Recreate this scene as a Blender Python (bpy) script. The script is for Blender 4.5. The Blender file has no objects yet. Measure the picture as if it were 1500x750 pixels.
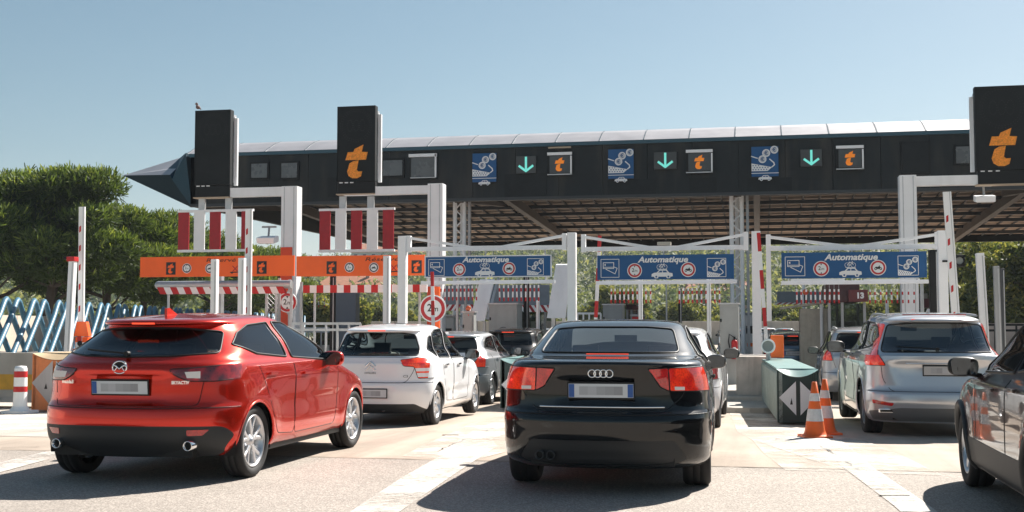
import bpy, bmesh, math, random
import numpy as np
from mathutils import Vector, Matrix
from mathutils.bvhtree import BVHTree
R = math.radians
sc = bpy.context.scene
C = sc.collection
random.seed(7)

# ---------------------------------------------------------------- camera model (1500 x 750 photo)
F = 1750.0; PSI = R(11.6); TH = math.atan(103/1750.0); CH = 1.36
fw = Vector((-math.sin(PSI)*math.cos(TH), math.cos(PSI)*math.cos(TH), math.sin(TH)))
rt = Vector((math.cos(PSI), math.sin(PSI), 0)); upv = rt.cross(fw)
def ray(x, y): return fw + rt*((x-750)/F) - upv*((y-375)/F)
def gz(Y):                                   # height of the ground: it sinks a little towards the toll lanes
    return -0.2*min(1, max(0, (Y-13)/12))
def G(x, y, z=None):                         # a photo point on the ground
    r = ray(x, y); zz = 0 if z is None else z
    for _ in range(8):
        t = (zz-CH)/r.z
        if z is not None: break
        zz = gz(r.y*t)
    return Vector((r.x*t, r.y*t, zz))
def PY(x, y, Y):                             # a photo point at distance Y down the road
    r = ray(x, y); t = Y/r.y
    return Vector((r.x*t, Y, CH+r.z*t))

# ---------------------------------------------------------------- materials
MATS = {}
def mat(name, col, rough=0.5, metal=0.0, coat=0.0, spec=0.5, var=0.0, vscale=4.0, bump=0.0, bscale=40.0,
        emit=None, estr=0.0, dirt=0.0, two=False, flake=0.0, coord='Object'):
    if name in MATS: return MATS[name]
    m = bpy.data.materials.new(name); m.use_nodes = True; MATS[name] = m
    nt = m.node_tree; N = nt.nodes; L = nt.links; b = N['Principled BSDF']
    b.inputs['Base Color'].default_value = (*col, 1); b.inputs['Roughness'].default_value = rough
    b.inputs['Metallic'].default_value = metal; b.inputs['Coat Weight'].default_value = coat
    b.inputs['Coat Roughness'].default_value = 0.03; b.inputs['Specular IOR Level'].default_value = spec
    tc = N.new('ShaderNodeTexCoord')
    src = None
    if var > 0 or dirt > 0:
        n = N.new('ShaderNodeTexNoise'); n.inputs['Scale'].default_value = vscale; n.inputs['Detail'].default_value = 6
        n.inputs['Roughness'].default_value = 0.65
        L.new(tc.outputs[coord], n.inputs['Vector'])
        mp = N.new('ShaderNodeMapRange'); mp.inputs[1].default_value = 0.3; mp.inputs[2].default_value = 0.7
        mp.inputs[3].default_value = 1-var; mp.inputs[4].default_value = 1+var
        L.new(n.outputs[0], mp.inputs[0])
        mx = N.new('ShaderNodeMix'); mx.data_type = 'RGBA'; mx.blend_type = 'MULTIPLY'; mx.inputs[0].default_value = 1
        mx.inputs[6].default_value = (*col, 1); L.new(mp.outputs[0], mx.inputs[7]); src = mx.outputs[2]
        if dirt > 0:
            n2 = N.new('ShaderNodeTexNoise'); n2.inputs['Scale'].default_value = vscale*2.3; n2.inputs['Detail'].default_value = 8
            mpv = N.new('ShaderNodeMapping'); mpv.inputs['Scale'].default_value = (1, 1, 0.18)
            L.new(tc.outputs[coord], mpv.inputs[0]); L.new(mpv.outputs[0], n2.inputs['Vector'])
            m2 = N.new('ShaderNodeMapRange'); m2.inputs[1].default_value = 0.48; m2.inputs[2].default_value = 0.75
            m2.inputs[3].default_value = 0; m2.inputs[4].default_value = dirt; L.new(n2.outputs[0], m2.inputs[0])
            mz = N.new('ShaderNodeMix'); mz.data_type = 'RGBA'; L.new(m2.outputs[0], mz.inputs[0])
            L.new(src, mz.inputs[6]); mz.inputs[7].default_value = (0.16, 0.13, 0.10, 1); src = mz.outputs[2]
        rr = N.new('ShaderNodeMapRange'); rr.inputs[3].default_value = max(0.02, rough-0.08); rr.inputs[4].default_value = min(1, rough+0.12)
        L.new(n.outputs[0], rr.inputs[0]); L.new(rr.outputs[0], b.inputs['Roughness'])
        L.new(src, b.inputs['Base Color'])
    if flake > 0:
        n = N.new('ShaderNodeTexNoise'); n.inputs['Scale'].default_value = 900; L.new(tc.outputs['Object'], n.inputs['Vector'])
        mp = N.new('ShaderNodeMapRange'); mp.inputs[3].default_value = 1-flake; mp.inputs[4].default_value = 1+flake
        L.new(n.outputs[0], mp.inputs[0])
        mx = N.new('ShaderNodeMix'); mx.data_type = 'RGBA'; mx.blend_type = 'MULTIPLY'; mx.inputs[0].default_value = 1
        mx.inputs[6].default_value = (*col, 1); L.new(mp.outputs[0], mx.inputs[7]); L.new(mx.outputs[2], b.inputs['Base Color'])
    if bump > 0:
        n = N.new('ShaderNodeTexNoise'); n.inputs['Scale'].default_value = bscale; n.inputs['Detail'].default_value = 4
        L.new(tc.outputs[coord], n.inputs['Vector'])
        bp = N.new('ShaderNodeBump'); bp.inputs['Strength'].default_value = bump; bp.inputs['Distance'].default_value = 0.01
        L.new(n.outputs[0], bp.inputs['Height']); L.new(bp.outputs[0], b.inputs['Normal'])
    if emit: b.inputs['Emission Color'].default_value = (*emit, 1); b.inputs['Emission Strength'].default_value = estr
    if two:                                  # body shell: paint outside, dark lining on its inner face
        g = N.new('ShaderNodeNewGeometry'); d = N.new('ShaderNodeBsdfDiffuse'); d.inputs[0].default_value = (0.012, 0.012, 0.013, 1)
        ms = N.new('ShaderNodeMixShader'); L.new(g.outputs['Backfacing'], ms.inputs[0]); L.new(b.outputs[0], ms.inputs[1])
        L.new(d.outputs[0], ms.inputs[2]); L.new(ms.outputs[0], N['Material Output'].inputs[0])
    return m
def glass(name, tint, refl=1.5, rough=0.0):
    if name in MATS: return MATS[name]
    m = bpy.data.materials.new(name); m.use_nodes = True; MATS[name] = m
    nt = m.node_tree; N = nt.nodes; L = nt.links; N.remove(N['Principled BSDF'])
    t = N.new('ShaderNodeBsdfTransparent'); t.inputs[0].default_value = (*tint, 1)
    g = N.new('ShaderNodeBsdfGlossy'); g.inputs['Roughness'].default_value = rough; g.inputs[0].default_value = (.9, .95, 1, 1)
    f = N.new('ShaderNodeFresnel'); f.inputs[0].default_value = refl
    ms = N.new('ShaderNodeMixShader'); L.new(f.outputs[0], ms.inputs[0]); L.new(t.outputs[0], ms.inputs[1]); L.new(g.outputs[0], ms.inputs[2])
    L.new(ms.outputs[0], N['Material Output'].inputs[0]); return m

WHITE = mat('white_paint', (.84, .85, .86), .45, var=.05, vscale=1.5, dirt=.10)
WHITE2 = mat('white_enamel', (.85, .86, .86), .4, var=.04, vscale=2)
RED = mat('signal_red', (.50, .012, .014), .45, var=.1, vscale=5)
DRED = mat('faded_red', (.36, .012, .02), .5, var=.15, vscale=6)
ORANGE = mat('orange_sheet', (.95, .125, .010), .45, var=.10, vscale=.9)
ORANGE2 = mat('orange_plastic', (.85, .14, .015), .45, var=.08, vscale=3, dirt=.15)
BLUE = mat('sign_blue', (.003, .080, .235), .5, var=.08, vscale=1.2)
BLUET = mat('tube_blue', (.055, .165, .25), .45, var=.12, vscale=2, dirt=.15)
GREY = mat('grey_metal', (.33, .34, .35), .45, metal=.4, var=.12, vscale=2, dirt=.15)
GALV = mat('galvanised', (.50, .51, .52), .42, metal=.6, var=.15, vscale=3, dirt=.12)
DGREY = mat('dark_grey', (.055, .06, .065), .5, var=.2, vscale=2)
BLACK = mat('black', (.006, .007, .008), .5, spec=.3)
BLACKP = mat('black_panel', (.010, .013, .015), .6, spec=.25, var=.3, vscale=1.3)
PLASTIC = mat('black_plastic', (.016, .018, .020), .55, bump=.1, bscale=400, two=True)
RUBBER = mat('rubber', (.014, .014, .015), .75, var=.25, vscale=14)
RIM = mat('rim_silver', (.62, .63, .65), .28, metal=.75, var=.05, vscale=8)
RIMD = mat('rim_dark', (.16, .165, .17), .35, metal=.7)
CHROME = mat('chrome', (.85, .85, .86), .08, metal=1)
TRIM = mat('interior_trim', (.022, .022, .024), .7, var=.2, vscale=8)
TRIMG = mat('interior_grey', (.06, .06, .062), .75, var=.2, vscale=8)
CONC = mat('concrete', (.42, .39, .35), .85, var=.16, vscale=1.6, dirt=.35, bump=.4, bscale=30)
CONCW = mat('painted_concrete', (.50, .46, .40), .8, var=.12, vscale=1.2, dirt=.3, bump=.3, bscale=30)
GL = glass('car_glass', (.35, .40, .40), 1.42)
GLD = glass('dark_glass', (.14, .16, .17), 1.42)
GLL = glass('light_glass', (.72, .80, .79), 1.4)

# ---------------------------------------------------------------- objects
def link(o, parent=None):
    C.objects.link(o)
    if parent is not None: o.parent = parent
    return o
def tag(o, label=None, cat=None, group=None, kind=None):
    if label: o['label'] = label
    if cat: o['category'] = cat
    if group: o['group'] = group
    if kind: o['kind'] = kind
    return o
def thing(name, label, cat, loc=(0, 0, 0), rz=0.0, group=None):
    o = bpy.data.objects.new(name, None); o.empty_display_size = .2; link(o)
    o.location = loc; o.rotation_euler = (0, 0, rz)
    return tag(o, label, cat, group)
def empty(name, parent, loc=(0, 0, 0), rot=(0, 0, 0)):
    o = bpy.data.objects.new(name, None); o.empty_display_size = .1; link(o, parent); o.location = loc; o.rotation_euler = rot; return o
def copy_tree(o, parent=None):
    c = o.copy(); link(c, parent)
    for ch in [x for x in bpy.data.objects if x.parent == o and x != c]: copy_tree(ch, c)
    return c

class MB:
    """collects shapes and links them as one mesh object"""
    def __init__(s, off=(0, 0, 0)): s.v = []; s.f = []; s.m = []; s.sm = []; s.mats = []; s.off = Vector(off)
    def mi(s, m):
        if m not in s.mats: s.mats.append(m)
        return s.mats.index(m)
    def add(s, vs, fs, m, smooth=False):
        b = len(s.v); s.v += [Vector(v)-s.off for v in vs]; k = s.mi(m)
        for f in fs: s.f.append([b+i for i in f]); s.m.append(k); s.sm.append(smooth)
        return s
    def box(s, c, d, m, rot=None, bev=0.0):
        c = Vector(c); hx, hy, hz = d[0]/2, d[1]/2, d[2]/2
        if bev > 0:
            b = min(bev, hx*.45, hy*.45, hz*.45); vs = []; fs = []
            bm = bmesh.new(); bmesh.ops.create_cube(bm, size=1)
            bmesh.ops.scale(bm, vec=(hx*2, hy*2, hz*2), verts=bm.verts)
            bmesh.ops.bevel(bm, geom=list(bm.edges), offset=b, segments=2, affect='EDGES', profile=.7)
            vs = [v.co.copy() for v in bm.verts]; fs = [[v.index for v in f.verts] for f in bm.faces]; bm.free()
        else:
            vs = [Vector((x*hx, y*hy, z*hz)) for x in (-1, 1) for y in (-1, 1) for z in (-1, 1)]
            fs = [(0, 1, 3, 2), (4, 6, 7, 5), (0, 4, 5, 1), (2, 3, 7, 6), (0, 2, 6, 4), (1, 5, 7, 3)]
        if rot is not None: vs = [rot @ v for v in vs]
        return s.add([c+v for v in vs], fs, m)
    def bar(s, p, q, w, h, m, up=(0, 0, 1), bev=0.0):     # box from p to q; w across, h along up
        p = Vector(p); q = Vector(q); d = q-p; L = d.length; d.normalize(); u = Vector(up)
        if abs(u.dot(d)) > .98: u = Vector((0, 1, 0))
        a = d.cross(u).normalized(); u = a.cross(d)
        M = Matrix((a, d, u)).transposed()
        return s.box((p+q)/2, (w, L, h), m, M, bev)
    def cyl(s, p, q, r, m, seg=12, r2=None, cap=True, smooth=True):
        p = Vector(p); q = Vector(q); d = (q-p).normalized(); a = d.orthogonal().normalized(); b = d.cross(a); r2 = r if r2 is None else r2
        vs = []
        for (c, rr) in ((p, r), (q, r2)):
            for i in range(seg): t = 2*math.pi*i/seg; vs.append(c+a*math.cos(t)*rr+b*math.sin(t)*rr)
        s.add(vs, [(i, (i+1) % seg, seg+(i+1) % seg, seg+i) for i in range(seg)], m, smooth)
        if cap: s.add(vs, [list(range(seg))[::-1], list(range(seg, 2*seg))], m)
        return s
    def tube(s, pts, r, m, seg=8, closed=False, smooth=True, flat=1.0):
        pts = [Vector(p) for p in pts]; n = len(pts); vs = []; a = None
        for i in range(n):
            if closed: d = (pts[(i+1) % n]-pts[i-1])
            else: d = pts[min(i+1, n-1)]-pts[max(i-1, 0)]
            if d.length < 1e-9: d = Vector((0, 0, 1))
            d.normalize()
            if a is None: a = d.orthogonal().normalized()
            a = (a-d*a.dot(d)); a = a.normalized() if a.length > 1e-6 else d.orthogonal().normalized()
            b = d.cross(a); rr = r[i] if isinstance(r, (list, tuple)) else r
            for k in range(seg): t = 2*math.pi*k/seg; vs.append(pts[i]+a*math.cos(t)*rr+b*math.sin(t)*rr*flat)
        fs = []
        for i in range(n if closed else n-1):
            j = (i+1) % n
            for k in range(seg): fs.append((i*seg+k, i*seg+(k+1) % seg, j*seg+(k+1) % seg, j*seg+k))
        s.add(vs, fs, m, smooth)
        if not closed: s.add(vs, [list(range(seg))[::-1], list(range((n-1)*seg, n*seg))], m)
        return s
    def prism(s, poly, o, ax, ay, t, m):                  # 2-D outline in frame (o, ax, ay), thickness t along ax x ay
        o = Vector(o); ax = Vector(ax); ay = Vector(ay); n = ax.cross(ay).normalized()*t; k = len(poly)
        A = [o+ax*x+ay*y for x, y in poly]; B = [a+n for a in A]
        s.add(A+B, [list(range(k))[::-1], list(range(k, 2*k))]+[(i, (i+1) % k, k+(i+1) % k, k+i) for i in range(k)], m); return s
    def lathe(s, prof, o, ax, m, seg=32, smooth=True):    # prof: (radius, along)
        o = Vector(o); d = Vector(ax).normalized(); a = d.orthogonal().normalized(); b = d.cross(a); vs = []
        for (r, h) in prof:
            for i in range(seg): t = 2*math.pi*i/seg; vs.append(o+d*h+(a*math.cos(t)+b*math.sin(t))*r)
        fs = [(j*seg+i, j*seg+(i+1) % seg, (j+1)*seg+(i+1) % seg, (j+1)*seg+i) for j in range(len(prof)-1) for i in range(seg)]
        return s.add(vs, fs, m, smooth)
    def ball(s, c, r, m, seg=16, rings=10, sc3=(1, 1, 1), p=1.0):
        vs = []; c = Vector(c)
        sg = lambda x: math.copysign(abs(x)**p, x)
        for j in range(rings+1):
            ph = math.pi*j/rings
            for i in range(seg):
                t = 2*math.pi*i/seg
                vs.append(c+Vector((sg(math.sin(ph))*sg(math.cos(t))*r*sc3[0], sg(math.sin(ph))*sg(math.sin(t))*r*sc3[1], sg(math.cos(ph))*r*sc3[2])))
        fs = [(j*seg+i, (j+1)*seg+i, (j+1)*seg+(i+1) % seg, j*seg+(i+1) % seg) for j in range(rings) for i in range(seg)]
        return s.add(vs, fs, m, True)
    def text(s, txt, o, ax, ay, size, m, shear=0.0, t=.004, width=None, bold=0.0, align='CENTER'):
        cu = bpy.data.curves.new('t', 'FONT'); cu.body = txt; cu.size = size; cu.shear = shear; cu.align_x = align; cu.offset = bold
        cu.resolution_u = 3
        ob = bpy.data.objects.new('t', cu); C.objects.link(ob); bpy.context.view_layer.update()
        me = bpy.data.meshes.new_from_object(ob.evaluated_get(bpy.context.evaluated_depsgraph_get()))
        vs = [v.co.copy() for v in me.vertices]; fs = [list(p.vertices) for p in me.polygons]
        bpy.data.objects.remove(ob); bpy.data.curves.remove(cu); bpy.data.meshes.remove(me)
        if not vs: return s
        k = 1.0
        if width: k = width/(max(v.x for v in vs)-min(v.x for v in vs))
        o = Vector(o); ax = Vector(ax); ay = Vector(ay); n = ax.cross(ay).normalized()*t
        return s.add([o+ax*v.x*k+ay*v.y+n for v in vs], fs, m)
    def build(s, name, parent=None, loc=None, smooth_all=False):
        me = bpy.data.meshes.new(name); me.from_pydata([tuple(v) for v in s.v], [], s.f)
        for m in s.mats: me.materials.append(m)
        me.polygons.foreach_set('material_index', s.m); me.polygons.foreach_set('use_smooth', [smooth_all or x for x in s.sm])
        me.update(); o = bpy.data.objects.new(name, me); link(o, parent)
        if loc is not None: o.location = loc
        elif parent is None: o.location = s.off
        return o
# ================================================================ cars
def pchip(xs, ys, x):
    xs = np.array(xs, float); ys = np.array(ys, float); h = np.diff(xs); d = np.diff(ys)/h; n = len(xs); m = np.zeros(n)
    for i in range(1, n-1):
        if d[i-1]*d[i] > 0:
            w1 = 2*h[i]+h[i-1]; w2 = h[i]+2*h[i-1]; m[i] = (w1+w2)/(w1/d[i-1]+w2/d[i])
    m[0] = d[0]; m[-1] = d[-1]
    i = np.clip(np.searchsorted(xs, x, side='right')-1, 0, n-2); t = (x-xs[i])/h[i]
    return ((2*t**3-3*t**2+1)*ys[i]+(t**3-2*t**2+t)*h[i]*m[i]+(-2*t**3+3*t**2)*ys[i+1]+(t**3-t**2)*h[i]*m[i+1])
def outline(W, yr, yf, Lr, Lf, nr, nf, Mr, Ms, Mf):
    def arc(n, M):
        ph = np.linspace(0, math.pi/2, 160); s_ = np.sin(ph)**(2/n); c_ = 1-np.cos(ph)**(2/n)
        return s_, c_
    s_, c_ = arc(nr, Mr); x = W*s_; y = yr+Lr*c_
    l = np.concatenate([[0], np.cumsum(np.hypot(np.diff(x), np.diff(y)))]); t = np.linspace(0, l[-1]+1e-9, Mr+1)
    xr, yy = np.interp(t, l, x), np.interp(t, l, y)
    ys = np.linspace(yr+Lr, yf-Lf, Ms+1)[1:-1]; xs = np.full(len(ys), W)
    s_, c_ = arc(nf, Mf); x = W*s_; y = yf-Lf*c_
    l = np.concatenate([[0], np.cumsum(np.hypot(np.diff(x), np.diff(y)))]); t = np.linspace(0, l[-1]+1e-9, Mf+1)
    xf, yf_ = np.interp(t, l, x)[::-1], np.interp(t, l, y)[::-1]
    return np.concatenate([xr, xs, xf]), np.concatenate([yy, ys, yf_])
def make_shell(S):
    K = S['keys']; q = S.get('q', 1.0); cols = list(zip(*K)); n = len(K); T = [0.0]
    for i in range(n-1):
        k = max(1, int(round(K[i][0]*q))); T += [i+(j+1)/k for j in range(k)]
    T = np.array(T); idx = np.arange(n)
    z, yr, yf, W, Lr, Lf, nr, nf, b = [pchip(idx, c, T) for c in cols[1:]]
    Mr, Ms, Mf = int(22*q), int(46*q), int(20*q)
    L = max(yf); rings = []
    for i in range(len(T)):
        x, y = outline(max(W[i], 0), yr[i], yf[i], min(Lr[i], 1.5), Lf[i], nr[i], nf[i], Mr, Ms, Mf)
        ym = L*.48; e = (y-ym)/(L/2)
        x = x*(1-S.get('bow', .05)*e**2*(1+.6*(e > 0)*e))
        zz = z[i]-b[i]*S.get('rk', .02)*(y-S.get('rc', 2.2))**2
        zz = zz+S.get('cr', .05)*0
        pts = [S['deform'](a, c, d) if 'deform' in S else (a, c, d) for a, c, d in zip(x, y, zz)]
        rings.append(pts+[(-p[0], p[1], p[2]) for p in pts[-2:0:-1]])
    bm = bmesh.new(); V = [[bm.verts.new(p) for p in r] for r in rings]; m = len(rings[0])
    for i in range(len(V)-1):
        for j in range(m):
            bm.faces.new((V[i][j], V[i][(j+1) % m], V[i+1][(j+1) % m], V[i+1][j]))
    bmesh.ops.remove_doubles(bm, verts=bm.verts, dist=2e-4)
    bmesh.ops.recalc_face_normals(bm, faces=bm.faces)
    for f in bm.faces: f.smooth = True
    return bm
VIEW = {'rear': (Vector((1, 0, 0)), Vector((0, 0, 1)), Vector((0, 1, 0))),
        'front': (Vector((1, 0, 0)), Vector((0, 0, 1)), Vector((0, -1, 0))),
        'right': (Vector((0, 1, 0)), Vector((0, 0, 1)), Vector((-1, 0, 0))),
        'left': (Vector((0, 1, 0)), Vector((0, 0, 1)), Vector((1, 0, 0))),
        'top': (Vector((1, 0, 0)), Vector((0, 1, 0)), Vector((0, 0, -1)))}
def inpoly(p, poly):
    x, y = p; c = False; j = len(poly)-1
    for i in range(len(poly)):
        xi, yi = poly[i]; xj, yj = poly[j]
        if (yi > y) != (yj > y) and x < (xj-xi)*(y-yi)/(yj-yi)+xi: c = not c
        j = i
    return c
def carve(bm, cuts, cond):
    """cut the shell along outlines given in one or more views; returns the faces inside all of them"""
    faces = [f for f in bm.faces if cond(f.calc_center_median())]
    for view, poly in cuts:
        A, B, D = VIEW[view]; x0 = min(p[0] for p in poly); x1 = max(p[0] for p in poly); y0 = min(p[1] for p in poly); y1 = max(p[1] for p in poly)
        e = .03
        def near(f, a0, a1, b0, b1):
            us = [v.co.dot(A) for v in f.verts]; ws = [v.co.dot(B) for v in f.verts]
            return max(us) > a0-e*.1 and min(us) < a1+e*.1 and max(ws) > b0-e*.1 and min(ws) < b1+e*.1
        faces = [f for f in faces if near(f, x0, x1, y0, y1)]
        for i in range(len(poly)):
            p, q = poly[i], poly[(i+1) % len(poly)]
            if abs(p[0]-q[0])+abs(p[1]-q[1]) < 1e-6: continue
            sel = [f for f in faces if near(f, min(p[0], q[0]), max(p[0], q[0]), min(p[1], q[1]), max(p[1], q[1]))]
            if not sel: continue
            ss = set(sel); rest = [f for f in faces if f not in ss]
            co = A*p[0]+B*p[1]; d3 = A*(q[0]-p[0])+B*(q[1]-p[1]); no = d3.cross(D).normalized()
            geom = sel+list({e_ for f in sel for e_ in f.edges})+list({v for f in sel for v in f.verts})
            r = bmesh.ops.bisect_plane(bm, geom=geom, dist=1e-5, plane_co=co, plane_no=no)
            faces = [f for f in rest if f.is_valid]+[g for g in r['geom'] if isinstance(g, bmesh.types.BMFace)]
            faces = list(dict.fromkeys(faces))
    out = []
    for f in faces:
        if not f.is_valid: continue
        c = f.calc_center_median(); ok = cond(c)
        for view, poly in cuts:
            A, B, D = VIEW[view]
            if not inpoly((c.dot(A), c.dot(B)), poly): ok = False; break
        if ok: out.append(f)
    return out
def split(bm, faces):
    """move faces into a bmesh of their own"""
    nb = bmesh.new(); mp = {}
    for f in faces:
        vs = []
        for v in f.verts:
            if v not in mp: mp[v] = nb.verts.new(v.co)
            vs.append(mp[v])
        try: g = nb.faces.new(vs); g.smooth = True; g.material_index = f.material_index
        except ValueError: pass
    bmesh.ops.delete(bm, geom=faces, context='FACES')
    nb.normal_update(); return nb
def panel(nb, shrink=0.0045, skirt=0.02, raise_=0.0, only=None):
    """gap at a panel's edge: pull its border in and fold the edge inwards"""
    nb.normal_update(); mv = {}; be = [e for e in nb.edges if len(e.link_faces) == 1 and (only is None or only((e.verts[0].co+e.verts[1].co)/2))]
    nrm = {v: v.normal.copy() for v in nb.verts}
    for e in be:
        f = e.link_faces[0]; c = f.calc_center_median(); a, b = e.verts; d = (b.co-a.co)
        if d.length < 1e-7: continue
        d.normalize(); w = c-a.co; w = w-d*w.dot(d)
        if w.length < 1e-7: continue
        w.normalize()
        for v in (a, b): mv[v] = mv.get(v, Vector())+w
    for v, w in mv.items():
        if shrink and w.length > 1e-6: v.co += w.normalized()*shrink
    r = bmesh.ops.extrude_edge_only(nb, edges=be)
    nv = [g for g in r['geom'] if isinstance(g, bmesh.types.BMVert)]
    old = {v: v.co.copy() for v in nrm}
    for v in nv:                                    # new verts sit on their sources: find the normal by position
        pass
    kd = {tuple(round(c, 6) for c in old[v]): nrm[v] for v in mv}
    for v in nv:
        n_ = kd.get(tuple(round(c, 6) for c in v.co))
        if n_ is not None: v.co -= n_*skirt
    if raise_:
        for v in nrm: v.co += nrm[v]*raise_
    for g in r['geom']:
        if isinstance(g, bmesh.types.BMFace): g.smooth = False
    return nb
REFN = [None]                                    # (tree, face normals per vertex) of the uncut shell, for clean shading of the cut panels
def obm(name, bm, mats, parent, loc=(0, 0, 0)):
    bmesh.ops.remove_doubles(bm, verts=bm.verts, dist=4e-4)
    me = bpy.data.meshes.new(name); bm.to_mesh(me); bm.free()
    if REFN[0] is not None and len(me.vertices):
        tree_, fv, cos, nos = REFN[0]; out = []
        for v in me.vertices:
            h = tree_.find_nearest(v.co)
            if h[0] is None or h[3] > .05: out.append(v.normal.copy()); continue
            n = Vector(); p = h[0]
            for i in fv[h[2]]: n += nos[i]/((cos[i]-p).length+1e-4)**2
            out.append(n.normalized())
        fl = [p.use_smooth for p in me.polygons]; li = [l.vertex_index for l in me.loops]
        ln = [None]*len(me.loops)
        for p in me.polygons:
            for l in p.loop_indices: ln[l] = out[li[l]] if p.use_smooth else p.normal
        me.normals_split_custom_set([tuple(x) for x in ln])
    for m in mats: me.materials.append(m)
    o = bpy.data.objects.new(name, me); link(o, parent); o.location = loc; return o
def rnd(poly, r, n=4):
    """round the corners of an outline"""
    out = []; k = len(poly)
    for i in range(k):
        p = Vector(poly[i]).to_2d() if len(poly[i]) > 2 else Vector(poly[i]); a = Vector(poly[i-1]); b = Vector(poly[(i+1) % k])
        u = a-p; w = b-p; rr = min(r, u.length*.45, w.length*.45); s_ = p+u.normalized()*rr; e_ = p+w.normalized()*rr
        for j in range(n+1):
            t = j/n; out.append(tuple((1-t)**2*s_+2*t*(1-t)*p+t*t*e_))
    return out
def mir(poly): return [(-x, z) for x, z in poly][::-1]

def wheel(parent, x, y, R_, rr, w, side, style, n, rimmat=None):
    """side: +1 right, -1 left (outer face)"""
    rimmat = rimmat or RIM
    e = empty('wheel', parent, (x, y, R_))
    ax = Vector((side, 0, 0)); t = MB(); h = w/2
    sh = R_-rr
    prof = [(rr, -h*.8), (rr+sh*.35, -h*.98), (R_-.03, -h), (R_-.008, -h*.86), (R_, -h*.6), (R_, -h*.3), (R_-.006, -h*.28), (R_-.006, -h*.24), (R_, -h*.22), (R_, h*.22), (R_-.006, h*.24), (R_-.006, h*.28), (R_, h*.3),
            (R_, h*.6), (R_-.008, h*.86), (R_-.03, h), (rr+sh*.35, h*.98), (rr+.004, h*.84), (rr-.004, h*.72)]
    t.lathe(prof, (0, 0, 0), ax, RUBBER, 48); t.build('tyre', e)
    m = MB()
    m.lathe([(rr-.004, h*.74), (rr-.002, h*.86), (rr-.014, h*.86), (rr-.022, h*.66), (rr-.045, h*.2), (rr-.05, -h*.7)], (0, 0, 0), ax, rimmat, 48)
    m.lathe([(rr-.05, -h*.2), (.02, -h*.2)], (0, 0, 0), ax, DGREY, 32)      # brake side
    m.lathe([(rr*.72, -h*.1), (rr*.72, h*.02), (.05, h*.02)], (0, 0, 0), ax, GREY, 32)
    hubh = h*.62
    m.lathe([(.0, hubh+.012), (.028, hubh+.012), (.032, hubh), (.062, hubh-.002), (.072, hubh-.02), (.075, h*.2)], (0, 0, 0), ax, rimmat, 24)
    def pt(r, a, off): return Vector((off*side, math.cos(a)*r, math.sin(a)*r))
    rim_r = rr-.018
    for i in range(n):
        a0 = 2*math.pi*i/n+.3
        arms = [(0, .0)] if style == 'single' else ([(-.17, .03), (.17, -.03)] if style == 'twin' else [(-.26, .05), (.26, -.05)])
        wd = {'single': .034, 'twin': .015, 'y': .018}[style]*(1.0 if n < 8 else .7)
        for da, hb in arms:
            r0, r1 = .05, rim_r; a1 = a0+da*(1.0); st = a0+hb
            n0 = pt(r0, st, hubh-.004); n1 = pt(r1*.6, a0+da*.62, hubh-.002); n2 = pt(r1, a1, h*.66)
            for p_, q_, w0, w1 in ((n0, n1, wd*1.25, wd*.95), (n1, n2, wd*.95, wd*1.1)):
                d = (q_-p_).normalized(); sd = d.cross(ax).normalized()
                th = ax*-.035
                f0 = [p_-sd*w0, p_+sd*w0, q_+sd*w1, q_-sd*w1]; top = [p_-sd*w0*.55+ax*.006, p_+sd*w0*.55+ax*.006, q_+sd*w1*.55+ax*.006, q_-sd*w1*.55+ax*.006]
                b_ = [v+th for v in f0]
                m.add(f0+top+b_, [(4, 5, 6, 7), (0, 1, 5, 4), (2, 3, 7, 6), (1, 2, 6, 5), (3, 0, 4, 7), (0, 8, 9, 1), (2, 10, 11, 3), (1, 9, 10, 2), (3, 11, 8, 0)], rimmat)
    m.build('rim', e)
    return e
def seat(parent, x, y, w=.48, mt=None, z0=.32, top=1.02):
    m = MB(); mt = mt or TRIM
    m.box((x, y+.05, z0+.07), (w, .5, .16), mt, bev=.05)
    rot = Matrix.Rotation(R(16), 3, 'X'); m.box((x, y-.24, (z0+top)/2+.02), (w, .13, top-z0-.06), mt, rot, bev=.05)
    m.box((x, y-.35, top+.10), (.26, .09, .17), mt, bev=.035)
    for dx in (-.06, .06): m.cyl((x+dx, y-.33, top-.05), (x+dx, y-.35, top+.05), .007, CHROME, 6)
    return m.build('seat', parent, smooth_all=False)
def plate(parent, cx, y, z, w=.52, h=.11, tilt=8, bands='b', yaw=0.0, frame=True, col=None):
    m = MB(); rot = Matrix.Rotation(R(tilt), 3, 'X') @ Matrix.Rotation(yaw, 3, 'Z'); o = Vector((cx, y, z))
    ax = rot @ Vector((1, 0, 0)); ay = rot @ Vector((0, 0, 1)); n = ax.cross(ay)
    pw = mat('plate_white', (.62, .64, .66), .35)
    if frame: m.box(o, (w+.024, .012, h+.03), BLACK, rot, bev=.004)
    m.box(o+n*.008, (w, .008, h), pw if col is None else col, rot)
    bl = mat('plate_blue', (.015, .09, .33), .4); f = o+n*.0125
    if 'b' in bands or 'l' in bands: m.box(f-ax*(w/2-.024), (.044, .002, h-.006), bl, rot)
    if 'b' in bands: m.box(f+ax*(w/2-.024), (.044, .002, h-.006), bl, rot)
    gs = [mat('plate_grey%d' % i, (g, g*1.02, g*1.06), .45) for i, g in enumerate((.42, .34, .47, .30, .38))]
    for i in range(5):
        m.box(f+ax*((i-2)*(w-.17)/5+.0), ((w-.17)/5, .0015, h*.62), gs[(i*2+int(abs(cx*10+z*7))) % 5], rot)
    return m.build('number_plate', parent), (f, ax, ay)
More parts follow.
